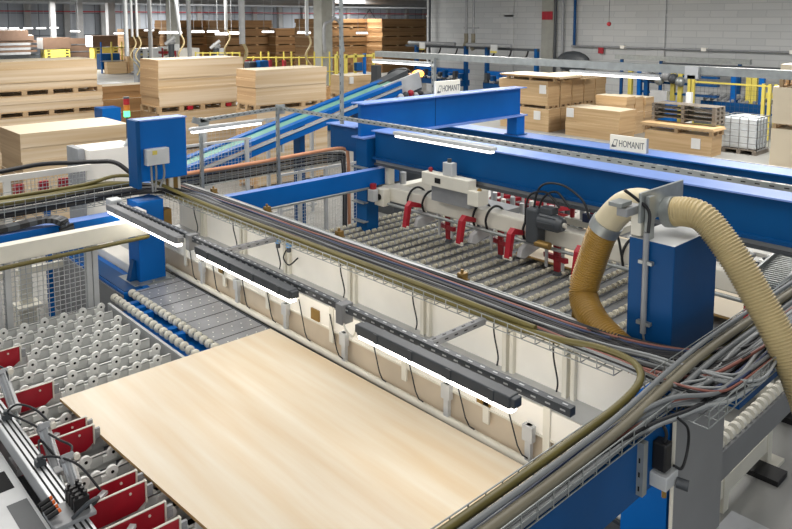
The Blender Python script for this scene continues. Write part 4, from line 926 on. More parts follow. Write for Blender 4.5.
# things on the block wall
single(M().box(29.80, 29.86, 20.85, 21.45, 4.1, 4.5), 'wall_sign', RED, 'plain red square sign on the concrete pillar of the block wall', 'sign')
single(M().box(29.78, 29.86, 18.0, 18.25, 2.55, 2.85), 'fire_box', RED, 'small red fire box on the block wall right of the pillar', 'box')
T = thing('wall_pipe', (29.7, 18, 2.9), 'long thin horizontal pipe along the block wall', 'pipe')
build(M().cyl((29.8, -8, 2.86), (29.8, 19.7, 2.86), 0.045, 8), 'pipe', GREY, T)
for y in (16.9, 13.2, 9.8): build(M().box(29.7, 29.9, y, y + .2, 2.80, 2.95), 'joint', WHITE, T)
for a, b, mm, l in (((29.800,20.174,4.563), 1.5, GREY, 'grey vertical pipe on the block wall just right of the pillar'), ((29.800,19.506,4.556), 2.9, BLUE_D, 'blue vertical pipe on the block wall right of the pillar'), ((29.500,29.103,4.646), 0.5, DGREY, 'dark vertical pipe at the left corner of the block wall'), ((29.750,20.595,4.566), 1.5, DGREY, 'dark vertical pipe at the right edge of the pillar')):
    single(M().cyl((29.72, a[1], b), (29.72, a[1], 5.75), 0.07, 8), 'wall_pipe', mm, l, 'pipe')
T = thing('pendant_switch', (28.0, 15.0, 3.2), 'small red pendant hanging on a cord before the block wall', 'pendant')
c = Vector((26.000,15.477,3.930)); build(M().cyl((26, c.y, c.z), (26, c.y, 5.8), 0.012, 6), 'cord', DGREY, T); build(M().ball((26, c.y, c.z), 0.09, 0, 8, 6), 'button', RED_D, T)
T = thing('extraction_duct', (28, 24.3, 2.9), 'pair of dark suction pipes dropping from the ceiling at the block wall', 'pipe')
for px in (0, 1):
    c = Vector((28.000,24.806,2.556)) if px == 0 else Vector((28.000,24.334,2.570))
    build(M().cyl((28, c.y, 3.3), (28, c.y + (.25 if px else -.0) * 0, 5.8), 0.075, 10), 'pipe', GREY, T)
    build(M().tube(cr([(28, c.y, 3.4), (28, c.y, 3.0), (28.05, c.y + .12, 2.75), (28.1, c.y + .05, 2.55)]), 0.11, 10), 'hose', TAUPE, T)
build(M().box(27.95, 28.05, c.y - .35, c.y + .6, 3.65, 3.72), 'clamp', GREY, T)

# big grey channel over the background with lamps
single(M().box(10.45, 10.62, -1.0, 11.9, 3.30, 3.42), 'ceiling_channel', GALV, 'broad grey steel channel across the whole background', 'rail')
lamp('strip_lamp', (10.55, 6.95, 3.24), (10.55, 5.4, 3.24), 'lit strip lamp under the grey channel, right, before the block wall', None, LGREY, w=0.12, h=0.05)
lamp('strip_lamp', (10.3, 11.75, 3.24), (10.3, 10.1, 3.24), 'lit strip lamp under the grey channel, left, above the sloping conveyor', None, LGREY, w=0.12, h=0.05)
T = thing('channel_bracket', (10.5, 4.6, 3.2), 'grey bracket hanging at the right part of the broad channel', 'bracket'); build(M().box(10.40, 10.45, 4.72, 4.92, 3.24, 3.42), 'plate', LGREY, T); build(M().box(10.40, 10.6, 4.76, 4.88, 3.24, 3.29), 'hook', GREY, T)
T = thing('hanger_strut', (10.5, 8.7, 2.8), 'perforated steel strut holding the company sign under the broad channel', 'strut')
b = M(); c = Vector((10.400,10.058,3.302)); strut(b, (10.4, c.y, 2.6), (10.4, c.y, 3.34), 0.07, pitch=0.12); build(b, 'channel', [GALV, SLOT], T)

# ------------------------------------------------ board packs, pallets
rb = random.Random(11)
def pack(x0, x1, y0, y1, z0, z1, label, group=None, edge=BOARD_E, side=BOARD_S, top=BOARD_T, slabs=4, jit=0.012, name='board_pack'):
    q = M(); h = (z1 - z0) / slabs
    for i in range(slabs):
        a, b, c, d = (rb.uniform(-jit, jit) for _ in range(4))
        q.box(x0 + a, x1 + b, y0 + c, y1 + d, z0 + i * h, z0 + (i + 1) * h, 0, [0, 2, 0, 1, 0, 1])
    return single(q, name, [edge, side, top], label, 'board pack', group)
def pallet(x0, x1, y0, y1, z0, z1, label, group=None, m=TIMBER, nb=3):
    t = thing('pallet', ((x0 + x1) / 2, (y0 + y1) / 2, z0), label, 'pallet', group); h = z1 - z0
    q = M(); n = max(4, int((y1 - y0) / 0.16))
    for i in range(n):
        y = y0 + (y1 - y0) * i / n; q.box(x0, x1, y, y + (y1 - y0) / n * .8, z1 - h * .18, z1)
    build(q, 'deck', m, t)
    for i in range(nb):
        for j in range(3):
            x = x0 + (x1 - x0 - .12) * i / (nb - 1); y = y0 + (y1 - y0 - .1) * j / 2
            build(M().box(x, x + .12, y, y + .1, z0 + h * .15, z1 - h * .18), 'block', m, t)
    for j in range(3):
        y = y0 + (y1 - y0 - .1) * j / 2; build(M().box(x0, x1, y, y + .1, z0, z0 + h * .15), 'skid', m, t)
    return t
# stack at the far left
X0, X1, Y0, Y1 = 4.0, 7.08, 18.6, 19.9
for a, b, l in ((2.44, 3.12, 'topmost long board pack in the stack at the left picture edge'), (1.93, 2.28, 'middle thin board pack in the stack at the left picture edge'), (1.2, 1.78, 'third board pack down in the stack at the left picture edge'), (0.15, 1.05, 'bottom board pack in the stack at the left picture edge')):
    pack(X0, X1 - (0.12 if a > 2.3 else 0), Y0, Y1, a, b, l)
for a, b, l in ((2.28, 2.44, 'pallet under the topmost pack at the left picture edge'), (1.78, 1.93, 'pallet under the middle thin pack at the left picture edge'), (1.05, 1.2, 'lowest visible pallet of the stack at the left picture edge'), (0, 0.15, 'floor pallet of the stack at the left picture edge')):
    pallet(X0, X1, Y0, Y1, a, b, l, nb=6)
pack(3.95, 5.98, 14.4, 15.75, 0.15, 2.0, 'big board pack in front, just left of the tall blue cabinet', slabs=7); pallet(3.95, 5.98, 14.4, 15.7, 0, .15, 'floor pallet under the big front board pack on the left')
# second stack
pack(7.8, 10.16, 16.9, 17.95, 1.97, 3.12, 'thick board pack on top, second stack from the left', slabs=5); PR = pallet(7.75, 10.2, 16.9, 17.9, 1.80, 1.97, 'pallet with red paint between the packs of the second stack', nb=5)
for x in (8.55, 9.65): build(M().box(x, x + .14, 16.88, 16.95, 1.84, 1.93), 'red_block', RED, PR)
pack(7.8, 10.22, 16.9, 18.0, 0.92, 1.80, 'lower board pack of the second stack behind the blue cabinet', slabs=4); pallet(7.8, 10.2, 16.9, 18, .78, .92, 'lower pallet of the second stack'); pack(7.8, 10.2, 16.9, 18, 0.0, 0.78, 'bottom board pack of the second stack')
# third stack
pack(9.2, 11.3, 14.75, 15.6, 2.08, 2.91, 'board pack on top of the third stack, left of the thin ceiling pole', slabs=4); pallet(9.2, 11.3, 14.75, 15.6, 1.93, 2.08, 'pallet between the packs of the third stack', nb=4)
pack(9.22, 11.32, 14.75, 15.7, 0.12, 1.93, 'tall lower board pack of the third stack behind the mesh fence', slabs=6); pallet(9.2, 11.3, 14.8, 15.6, 0, .12, 'floor pallet of the third stack')
# small stuff between first and second stack
for i in range(4):
    z = 0.9 + .36 * i; pack(7.2 + .04 * i, 8.8, 19.2 + .05 * i, 20.0, z, z + .355, ['lowest small board bundle between the first and second stack', 'second small board bundle up between first and second stack', 'third small board bundle up between first and second stack', 'topmost small board bundle between first and second stack'][i], edge=BROWN_E, side=BROWN_E, slabs=2)
single(M().box(7.15, 8.8, 19.2, 20.0, 0, .9), 'crate', BROWN_E, 'brown crate under the small board bundles', 'crate')
single(M().box(6.6, 7.05, 17.4, 17.9, 0.0, 1.98), 'machine_cabinet', BLUE, 'blue cabinet peeking out right of the left edge stack', 'cabinet')
T = thing('carton', (9.281,23.986,1.690), 'open carton with white sheets behind the left edge stack', 'carton')
c = Vector((9.281,23.986,1.690)); build(M().box(c.x - .8, c.x + .8, c.y - .4, c.y + .5, 0, c.z + .2), 'box', CARTON, T); build(M().box(c.x - .6, c.x + .5, c.y - .3, c.y + .4, c.z + .2, c.z + .32), 'sheets', PAPER, T)

# stacks at the right by the block wall
ga = 'wrapped packs in the rows behind the deep blue girder'
for i in range(5):
    x = 22.0 + 0.8 * i
    w = ['nearest the girder', 'second in the row', 'third in the row', 'fourth in the row', 'last in the row'][i]
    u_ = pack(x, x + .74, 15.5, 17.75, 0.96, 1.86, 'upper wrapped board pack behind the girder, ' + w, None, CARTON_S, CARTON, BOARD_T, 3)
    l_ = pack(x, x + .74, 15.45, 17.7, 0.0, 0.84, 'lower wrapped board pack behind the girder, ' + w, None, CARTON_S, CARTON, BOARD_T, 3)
    if i == 0: UP, LO = u_, l_
    pallet(x, x + .74, 15.5, 17.75, 0.84, 0.96, 'pallet in the wrapped row behind the girder, ' + w, None)
pallet(22.0, 23.0, 15.2, 17.4, 1.87, 1.98, 'pallet lying on top of the wrapped row'); pack(21.9, 23.4, 14.9, 17.6, 1.98, 2.06, 'thin loose boards on the top pallet of the wrapped row', None, slabs=2, jit=.06)
pack(23.3, 24.6, 14.9, 16.6, 1.90, 2.04, 'short loose boards beside the top pallet of the wrapped row', None, slabs=2, jit=.06)
def paper(o, x, y, z, w=.28, h=.32): build(M().box(x - .012, x + .03, y - w / 2, y + w / 2, z, z + h), 'paper_label', PAPER, o)
PK = {}
paper(UP, 21.98, 15.72, 1.40); paper(LO, 21.98, 15.95, 0.42)
B_ = pack(22.0, 23.1, 12.6, 14.72, 0.0, 1.02, 'board pack with a white sheet, left of the company sign', None, CARTON_S, CARTON, BOARD_T, 4, .03); paper(B_, 21.97, 14.52, 0.66)
for i in range(3):
    pack(23.3 + .62 * i, 23.88 + .62 * i, 13.1 - .03 * i, 14.3, 0.0, 1.38 - .05 * i, ['taller board pack directly behind the pack by the sign', 'second taller board pack behind the pack by the sign', 'third taller board pack behind the pack by the sign'][i], None, CARTON_S, CARTON, BOARD_T, 5, .03)
D_ = pack(21.5, 22.2, 9.25, 11.4, 0.0, 0.62, 'board pack under the two flat brown pallets, right of the sign', None, CARTON_S, CARTON, BOARD_T, 3); paper(D_, 21.47, 9.72, 0.2)
pallet(21.4, 22.2, 9.2, 11.45, 0.62, 0.78, 'brown pallet lying on the low board pack', nb=3); pack(21.4, 22.25, 9.15, 11.45, 0.78, 0.86, 'thin brown boards on the pallet right of the sign', None, CARTON, CARTON, CARTON, 2, .04)
for i in range(4):
    pallet(21.9, 22.6, 9.35, 11.4, 0.90 + .14 * i, 1.03 + .14 * i, 'grey weathered pallet, %s in the stack beside the liquid tank' % ['bottom one', 'second from below', 'third from below', 'topmost'][i], None, TIMBER_G)
# liquid container
T = thing('liquid_container', (23.3, 8.95, 0.0), 'white liquid tank in a grey wire cage on a pallet', 'tank')
q = M(); q.box(22.75, 23.65, 8.45, 9.45, 0.16, 1.12); build(q, 'tank', IBCW, T, 0.06); build(M().cyl((23.2, 8.95, 1.12), (23.2, 8.95, 1.18), 0.12, 12), 'lid', IBCW, T)
q = M(); wire_grid(q, (22.72, 8.42, .14), (0, 1.06, 0), (0, 0, 1.0), 4, 5, .014); wire_grid(q, (22.72, 8.42, .14), (.96, 0, 0), (0, 0, 1.0), 4, 5, .014); wire_grid(q, (22.72, 8.42, 1.14), (.96, 0, 0), (0, 1.06, 0), 2, 2, .014); build(q, 'cage', GREY, T)
q = M()
for j in range(3): q.box(22.7, 23.7, 8.42 + .47 * j, 8.54 + .47 * j, 0, .12)
q.box(22.7, 23.7, 8.42, 9.48, .12, .15); build(q, 'pallet_base', TIMBER_G, T)
# pale stack at the right picture edge
pack(21.0, 22.0, 6.0, 7.43, 0.0, 1.14, 'lower pale board pack at the right picture edge', None, BOARD_T, BOARD_T, BOARD_T, 4); pallet(21.0, 22.0, 6.0, 7.4, 1.14, 1.28, 'pallet between the pale packs at the right picture edge')
pack(21.0, 22.0, 6.0, 7.43, 1.28, 2.28, 'upper pale board pack at the right picture edge', None, BOARD_T, BOARD_T, BOARD_T, 4); pallet(21.0, 22.0, 6.0, 7.28, 2.28, 2.56, 'pallet on top of the pale packs at the right picture edge')
pack(21.0, 22.0, 6.0, 7.26, 2.56, 2.90, 'topmost pale board at the right picture edge', None, BOARD_T, BOARD_T, BOARD_T, 2)
# yellow guard fence
T = thing('guard_fence', (26, 10.8, 0), 'yellow framed guard fence behind the liquid tank', 'fence')
for y in (12.1, 11.95, 9.5, 9.3, 9.1): build(M().box(25.95, 26.05, y - .05, y + .05, 0, 1.93), 'post', YELLOW, T)
for z in (1.85, 0.3): build(M().box(25.97, 26.03, 9.3, 12.0, z - .03, z + .03), 'rail', YELLOW, T)
q = M(); wire_grid(q, (26, 9.5, .3), (0, 2.5, 0), (0, 0, 1.5), 16, 10, .004); build(q, 'mesh_panel', DGREY, T)
T = thing('yellow_fence_line', (26, 6.5, 0), 'yellow fence panel continuing behind the pale packs, right edge', 'fence')
for y in (8.9, 8.7, 6.5): build(M().box(25.95, 26.05, y - .05, y + .05, 0, 1.93), 'post', YELLOW, T)
build(M().box(25.97, 26.03, 6.5, 8.9, 1.82, 1.88), 'rail', YELLOW, T); build(M().box(25.97, 26.03, 6.5, 8.9, .3, .36), 'rail', YELLOW, T)
single(M().box(24.2, 28, 8.35, 8.45, 0.0, 0.004), 'floor_line', YELLOW, 'yellow line painted on the floor beside the liquid tank', 'floor marking')
# machines along the block wall
def portal(y0, y1, x, label):
    t = thing('panel_machine', (x, (y0 + y1) / 2, 0), label, 'machine')
    for y in (y0, y1): build(M().box(x - .1, x + .1, y - .08, y + .08, 0, 2.75), 'post', BLUE_D, t)
    build(M().box(x - .08, x + .08, y0 - .1, y1 + .8, 2.62, 2.74), 'top_beam', DGREY, t)
    n = int(abs(y1 - y0) / .9)
    for i in range(n):
        y = y0 + (i + .5) * (y1 - y0) / n; build(M().tube(cr([(x, y, 2.62), (x - .05, y + .04, 2.4), (x - .02, y + .22, 2.2), (x, y + .3, 2.0)]), 0.045, 6), 'hose', BLACK, t)
    build(M().box(x - .3, x + .3, y0, y1, 0.7, 1.0), 'base', BLUE_D, t); build(M().box(x - .1, x + .3, y0, y1, 1.35, 1.55), 'bridge', BLUE, t)
    m = int(abs(y1 - y0) / .35)
    for i in range(m):
        y = y0 + (i + .5) * (y1 - y0) / m
        build(M().box(x - .35, x - .05, y - .1, y + .06, 1.02 + .1 * (i % 3), 1.34 + .12 * (i % 2)), 'tool_head', [BLUE_D, DGREY, BLUE][i % 3], t)
        build(M().cyl((x - .3, y - .14, 1.05), (x - .3, y + .1, 1.05), .07, 8), 'wheel', [GREY, DGREY][i % 2], t)
    return t
portal(20.4, 23.4, 28, 'dark blue panel machine against the block wall, right of the suction pipes')
portal(24.8, 28.4, 28, 'dark blue panel machine at the left corner of the block wall')
single(M().cyl((27.6, 21.6, 2.85), (27.6, 24.4, 2.85), 0.1, 10), 'duct', GREY, 'grey horizontal duct above the right blue panel machine', 'duct')
single(M().cyl((27.6, 25.2, 2.85), (27.6, 28.6, 2.85), 0.1, 10), 'duct', GREY, 'grey horizontal duct above the left blue panel machine', 'duct')
T = thing('machine_sign', (27.4, 24.8, 2.6), 'small white and yellow panel on the duct, left of the suction pipes', 'sign'); build(M().box(27.4, 27.45, 27.2, 27.6, 2.55, 2.9), 'board', PAPER, T); build(M().box(27.395, 27.4, 27.2, 27.6, 2.5, 2.58), 'strip', YELLOW, T)
T = thing('machine_sign', (27.4, 22, 2.6), 'small grey panel with a yellow strip on the right duct', 'sign'); build(M().box(27.4, 27.45, 22.3, 22.7, 2.55, 2.9), 'board', LGREY, T); build(M().box(27.395, 27.4, 22.3, 22.7, 2.5, 2.6), 'strip', YELLOW, T)
c = Vector((29.000,18.916,2.337))
single(M().ball((29.2, 19.2, 2.15), 0.5, 0, 14, 8, (.6, 1.8, 1)), 'covered_fan', DGREY, 'dark rounded housing low on the block wall right of the pillar', 'housing')
T = thing('pusher_bench', (28.7, 12.5, 0), 'long dark workbench machine with a steel top rail, far right', 'machine')
build(M().box(28.6, 28.8, 11.0, 16.7, 2.40, 2.58), 'top_rail', GALV, T)
for y in (16.4, 14.6, 11.4): build(M().box(28.65, 28.75, y - .06, y + .06, 0, 2.45), 'post', BLUE_D, T)
build(M().box(28.4, 28.6, 8.2, 14.4, 2.25, 2.34), 'lower_rail', DGREY, T)
T = thing('lift_machine', (27.0, 13.3, 0), 'dark lifting machine with blue and yellow posts behind the right packs', 'machine')
for y, m_ in ((15.0, YELLOW), (14.6, BLUE), (14.3, BLUE_D), (13.2, YELLOW), (12.9, YELLOW)): build(M().box(26.9, 27.05, y - .08, y + .08, 0, 2.2), 'post', m_, T)
for z in (1.2, 1.6, 1.9): build(M().box(26.95, 27.2, 11.5, 14.6, z, z + .08), 'bridge', BLUE_D, T)
for k in range(6): build(M().ball((26.7, 14.2 - .28 * k, 1.95 - .1 * (k % 3)), .2, 0, 8, 5), 'fitting', [GREY, DGREY, GALV][k % 3], T)
build(M().box(26.7, 26.9, 13.3, 14.0, 0.9, 1.35), 'panel', LGREY, T)
T = thing('roller_machine', (27.5, 10.5, 0), 'blue roller conveyor against the wall behind the yellow fence', 'conveyor')
build(M().box(27.2, 27.35, 7.5, 12.2, 0.7, 1.05), 'side_frame', BLUE_D, T); build(M().box(28.0, 28.1, 7.5, 12.2, 1.2, 1.3), 'rear_frame', LGREY, T)
for k in range(18): build(M().cyl((27.35, 7.7 + .26 * k, 1.1), (28.0, 7.7 + .26 * k, 1.22), .06, 8), 'roller', GREY, T)
for y, m_ in ((11.1, BLUE), (10.1, BLUE), (10.55, YELLOW), (10.35, YELLOW)): build(M().box(27.4, 27.55, y - .09, y + .09, 0, 2.3), 'post', m_, T)
for k in range(3): build(M().box(27.19, 27.2, 9.25 + .1 * k, 9.3 + .1 * k, 0.86, 0.92), 'mark', PAPER, T)
build(M().box(27.3, 27.5, 9.5, 9.9, 1.3, 1.5), 'yellow_box', YELLOW, T)
single(M().box(25.2, 25.8, 12.4, 12.9, 0.0, 1.1), 'drum', BLUE, 'blue container left of the yellow guard fence', 'container', None, .05)
single(M().box(25.4, 25.6, 11.75, 11.95, 0.0, 1.5), 'white_roll', PAPER, 'upright white roll inside the yellow guard fence', 'roll', None, .03)

# ------------------------------------------------ far hall
def at_floor_stack(c, w, d, layers, label, m=BROWN_E, lh=0.62, gap=0.09, z0=0.0):
    for i in range(layers):
        z = z0 + i * (lh + gap)
        p = pack(c[0] - w / 2, c[0] + w / 2, c[1], c[1] + d, z, z + lh, label % ['bottom', 'second', 'third', 'fourth', 'fifth', 'sixth', 'seventh'][i], None, m, m, m, 2, .05)
        if i < layers - 1:
            for j in range(4):
                x = c[0] - w / 2 + (w - .25) * j / 3; build(M().box(x, x + .25, c[1], c[1] + d, z + lh, z + lh + gap), 'bearer', TIMBER, p)
A = (35.217,43.704,1.008); at_floor_stack((A[0], A[1]), 4.9, 3.0, 6, '%s brown pack in the tall far stack right of centre pole')
A = (40.041,41.944,0.898); at_floor_stack((A[0], A[1]), 4.9, 3.0, 6, '%s brown pack in the far stack by the block wall corner')
A = (36.115,51.064,0.677); at_floor_stack((A[0], A[1]), 4.4, 3.0, 5, '%s brown pack in the far stack right of the round column', lh=.6)
A = (32.047,52.120,0.787); at_floor_stack((A[0], A[1]), 4.6, 3.0, 6, '%s brown pack in the far stack left of the column', lh=.6)
A = (29.384,55.966,0.732); at_floor_stack((A[0], A[1]), 4.6, 3.0, 6, '%s brown pack in the far stack above the second stack', lh=.6)
A = (24.840,56.099,0.898); at_floor_stack((A[0], A[1]), 2.6, 2.0, 5, '%s brown pack in the far stack above the grey switch cabinet', lh=.6)
for px, zz, w, l in ((22, 2.86, 2.2, 'brown pack far away at the left edge, upper one'), (16, 2.44, 3.0, 'brown pack far away at the left edge, lower one')):
    A = Vector((17.272,63.329,2.169)); single(M().box(A.x - w / 2 + .1, A.x + w / 2, A.y, A.y + 1.5, zz, zz + .42, 0, [0, 1, 0, 1, 0, 1]), 'board_pack', [mat('dark_brown', srgb(92, 72, 58)) if 'dark_brown' not in MATS else MATS['dark_brown'], PAPER], l, 'board pack')
DBROWN = MATS['dark_brown']  # plain dark brown for the far boards
for i in range(6):
    A = Vector((17.109,63.389,1.533)); z = 1.3 + .19 * i
    single(M().box(A.x - 1.5 + .1 * (i % 3), A.x + 1.4 + .5 * (i % 2), A.y, A.y + 1.4, z, z + (.17 if i % 2 else .19)), 'dark_boards', DBROWN if i % 2 else GREY, 'flat layer of dark boards at the left edge, %s from below' % ['first', 'second', 'third', 'fourth', 'fifth', 'sixth'][i], 'boards')
single(M().box(A.x - 2, A.x + 2.2, A.y + .2, A.y + 1.2, 0, 1.3), 'rack', DGREY, 'dark rack under the boards at the left edge', 'rack')
for px, l in ((0, 'brown packs on the yellow guard box, left'), (1, 'brown pack on the yellow guard box, right')):
    A = Vector((20.480,63.104,2.267)) if px == 0 else Vector((23.455,60.356,2.431))
    single(M().box(A.x - 1.1, A.x + 1.1, A.y, A.y + 1.5, A.z - .55, A.z + .35, 0, [0, 0, 0, 0, 0, 1]), 'board_pack', [DBROWN, PAPER], l.replace('packs', 'pack'), 'board pack')
    T = thing('guard_box', (A.x, A.y, 0), ['yellow guard box with black stripes, far left', 'yellow guard box below the right brown pack, far left'][px], 'guard')
    build(M().box(A.x - 1.0, A.x + 1.0, A.y, A.y + 1.0, 0, A.z - .62), 'box', YELLOW, T)
    for s_ in (-.8, .65):
        for j in range(5): build(M().box(A.x + s_, A.x + s_ + .25, A.y - .01, A.y, A.z - .78 - .24 * j, A.z - .66 - .24 * j), 'stripe', BLACK, T)
# dark stacked racks between
for i in range(3):
    A = Vector((22.588,63.855,2.036)); single(M().box(A.x - 1.2, A.x + 1.3 - .1 * i, A.y, A.y + 1.2, A.z - 1.2 + .6 * i, A.z - .72 + .6 * i), 'board_pack', DBROWN, '%s dark pack in the far stack between the yellow guards' % ['lower', 'middle', 'upper'][i], 'board pack')
single(M().box(A.x - 1.3, A.x + 1.3, A.y - .2, A.y + 1.2, 0, A.z - 1.25), 'far_machine', BLUE, 'blue machine base far away between the yellow guards', 'machine')
T = thing('far_machine', (21.985,55.981,0.701), 'blue and yellow machine behind the left edge stack', 'machine')
A = Vector((21.985,55.981,0.701))
build(M().box(A.x - .7, A.x + .8, A.y, A.y + .8, .3, 1.5), 'body', BLUE_D, T)
for dx in (-.7, .1, .9, 1.15): build(M().box(A.x + dx, A.x + dx + .09, A.y - .1, A.y, 0, 2.4), 'post', YELLOW if dx > 0 else BLUE, T)
build(M().box(A.x - .7, A.x + 1.2, A.y - .1, A.y, 1.9, 2.0), 'beam', YELLOW, T); build(M().box(A.x - .7, A.x + 1.2, A.y - .1, A.y, .9, .98), 'shelf', LGREY, T)
single(M().box(A.x - .6, A.x + .9, A.y - 1.0, A.y - .4, 0.0, .9), 'carton', CARTON, 'long low carton in front of the far blue and yellow machine', 'carton')
single(M().box(A.x + 1.0, A.x + 1.4, A.y - .9, A.y - .3, 0.0, 1.9), 'plywood_sheet', CARTON, 'upright tan board beside the far machine', 'board')
single(M().box(A.x + 1.1, A.x + 1.7, A.y - 1.2, A.y - .6, 0.0, 1.1), 'carton', CARTON, 'square carton left of the grey switch cabinet', 'carton')
T = thing('scrap_pile', (A.x + 1.2, A.y - 3, 0), 'flat pile of grey sheets on the floor in the far aisle', 'sheets')
for i in range(4): build(M().box(A.x + .4 + .1 * i, A.x + 2.0 - .05 * i, A.y - 3.2 + .1 * i, A.y - 2.4, .03 + .06 * i, .07 + .06 * i), 'sheet', [GREY, DBROWN, LGREY, GREY][i], T)
T = thing('switch_cabinet', (19.154,42.269,1.671), 'light grey switch cabinet with yellow black warning strips', 'cabinet')
A = Vector((19.154,42.269,1.671))
build(M().box(A.x - .55, A.x + .75, A.y, A.y + .7, 0, A.z + .72), 'body', LGREY, T); build(M().box(A.x - .95, A.x - .6, A.y - .1, A.y + .5, 0, A.z + .72), 'door', GREY, T)
for j in range(5): build(M().box(A.x - .75, A.x - .62, A.y - .12, A.y - .1, A.z - .2 + .17 * j, A.z - .1 + .17 * j), 'warning_stripe', YELLOW if j % 2 else BLACK, T)
for j in range(5): build(M().box(A.x - .25, A.x - .12, A.y - .02, A.y, A.z - .2 + .17 * j, A.z - .1 + .17 * j), 'warning_stripe', YELLOW if j % 2 else BLACK, T)
T = thing('red_rack', (15.828,33.127,2.551), 'white rack with red edges right of the grey switch cabinet', 'rack')
A = Vector((15.864,33.094,2.551))
for dx in (-.35, .3): build(M().box(A.x + dx, A.x + dx + .06, A.y, A.y + .06, 0, A.z + .2), 'post', RED, T)
for j in range(3): build(M().box(A.x - .35, A.x + .36, A.y + .01, A.y + .4, A.z - .3 + .22 * j, A.z - .18 + .22 * j), 'shelf', [PAPER, RED, PAPER][j], T)
single(M().box(A.x + .5, A.x + 1.6, A.y, A.y + .8, 0, A.z + .15), 'white_cabinet', WHITE, 'low white cabinet behind the second stack', 'cabinet')
# robots: pipes and balls
for j in range(2):
    A = Vector((15.512,32.120,3.061)) if j == 0 else Vector((17.041,30.670,2.875))
    T = thing('robot', (A.x, A.y, 0), ['grey robot head behind the second stack, left one', 'grey robot head behind the second stack, right one'][j], 'robot')
    build(M().ball(tuple(A), .18, 0, 10, 6, (1.3, 1, .9)), 'head', GREY, T); build(M().box(A.x + .1, A.x + .34, A.y - .15, A.y + .05, A.z - .4, A.z - .1), 'wrist', LGREY, T); build(M().cyl((A.x, A.y, 0), (A.x, A.y, A.z), .14, 8), 'stem', DGREY, T); build(M().cyl((A.x - .3, A.y, A.z - .1), (A.x + .1, A.y - .2, A.z + .25), .08, 8), 'arm', LGREY, T)
# vacuum lifter tubes hanging from the ceiling with cream hoses
def lifter(A, zb, r, label, hose=True, lean=0.0):
    A = Vector(A); t = thing('vacuum_lifter', (A.x, A.y, zb), label, 'lifter')
    build(M().cyl((A.x, A.y, zb), (A.x - lean, A.y, 5.8), r, 10), 'tube', LGREY, t)
    if hose:
        build(M().tube(cr([(A.x, A.y, zb + .1), (A.x + .1, A.y - .1, zb - .3), (A.x - .15, A.y - .1, zb - .8), (A.x + .2, A.y - .1, zb - 1.3), (A.x + .1, A.y - .1, zb - 1.6)]), r * .55, 8), 'hose', HOSE_T, t)
    return t
lifter((12.362,29.647,3.676), 2.6, .09, 'hanging silver lifter tube above the far blue and yellow machine', False)
lifter((12.543,29.478,3.676), 3.4, .05, 'thin hanging lifter tube with hose, left of the switch cabinet')
lifter((12.695,29.337,3.676), 3.4, .05, 'thin hanging lifter tube with hose, just above the switch cabinet')
lifter((11.343,25.108,3.733), 2.4, .07, 'thin silver ceiling pole behind the grey switch cabinet', False)
lifter((13.062,26.251,3.705), 3.5, .06, 'leaning lifter tube with a cream hose above the second stack', True, .25)
lifter((11.414,22.298,3.761), 2.6, .07, 'silver ceiling pole behind the right part of the second stack', False)
lifter((14.377,25.060,3.935), 3.7, .06, 'short lifter tube with a looping hose above the right end of the second stack')
lifter((12.696,21.104,3.761), 3.3, .10, 'thick lifter tube with a cream hose between second and third stack')
lifter((16.646,22.913,3.705), 3.5, .07, 'lifter tube with a short hose right of the round column')
# far grey pipe yoke at the column
A = Vector((19.524,25.752,3.867))
T = thing('pipe_yoke', (A.x, A.y, 2.6), 'grey forked pipe clasping the concrete column', 'pipe')
build(M().tube(cr([(A.x, A.y - .8, 5.7), (A.x, A.y - .8, 4.2), (A.x - .45, A.y - .8, 3.9), (A.x - .5, A.y - .8, 3.2), (A.x - .45, A.y - .8, 2.7)]), .07, 8), 'left_branch', GREY, T)
build(M().tube(cr([(A.x, A.y - .8, 4.2), (A.x + .4, A.y - .8, 3.9), (A.x + .48, A.y - .8, 3.2), (A.x + .55, A.y - .8, 2.7)]), .07, 8), 'right_branch', GREY, T)
# yellow fence line in the middle distance
A0 = Vector((16.402,27.012,1.964)); A1 = Vector((19.496,24.131,1.964))
T = thing('guard_fence', (A0.x, A0.y, 0), 'yellow guard fence in the far middle behind the third stack', 'fence')
for k_ in range(14):
    p = A0.lerp(A1, k_ / 13); build(M().box(p.x - .025, p.x + .025, p.y - .025, p.y + .025, 0, 2.75 - .2 * (k_ % 3 == 1)), 'post', YELLOW, T)
for z in (2.5, 1.9, 1.2): build(M().bar((A0.x, A0.y, z), (A1.x, A1.y, z), .03, .05), 'rail', YELLOW, T)
A0 = Vector((15.797,30.304,1.826)); A1 = Vector((17.261,28.941,1.826))
T = thing('guard_fence', (A0.x, A0.y, 0), 'yellow guard fence far behind the second stack', 'fence')
for k_ in range(7):
    p = A0.lerp(A1, k_ / 6); build(M().box(p.x - .025, p.x + .025, p.y - .025, p.y + .025, 0, 2.65), 'post', YELLOW, T)
for z in (2.6, 2.2): build(M().bar((A0.x, A0.y, z), (A1.x, A1.y, z), .03, .05), 'rail', YELLOW, T)
for j, A in enumerate(((15.396,25.267,2.419), (15.630,25.049,2.419), (16.074,24.647,2.499), (16.483,24.266,2.499))):
    single(M().box(A[0] - .06, A[0] + .06, A[1] - .06, A[1] + .06, 0, 2.5), 'red_post', RED_D, ['leftmost of the red posts before the yellow fence', 'second red post from the left before the yellow fence', 'third red post from the left before the yellow fence', 'rightmost of the red posts before the yellow fence'][j], 'post')
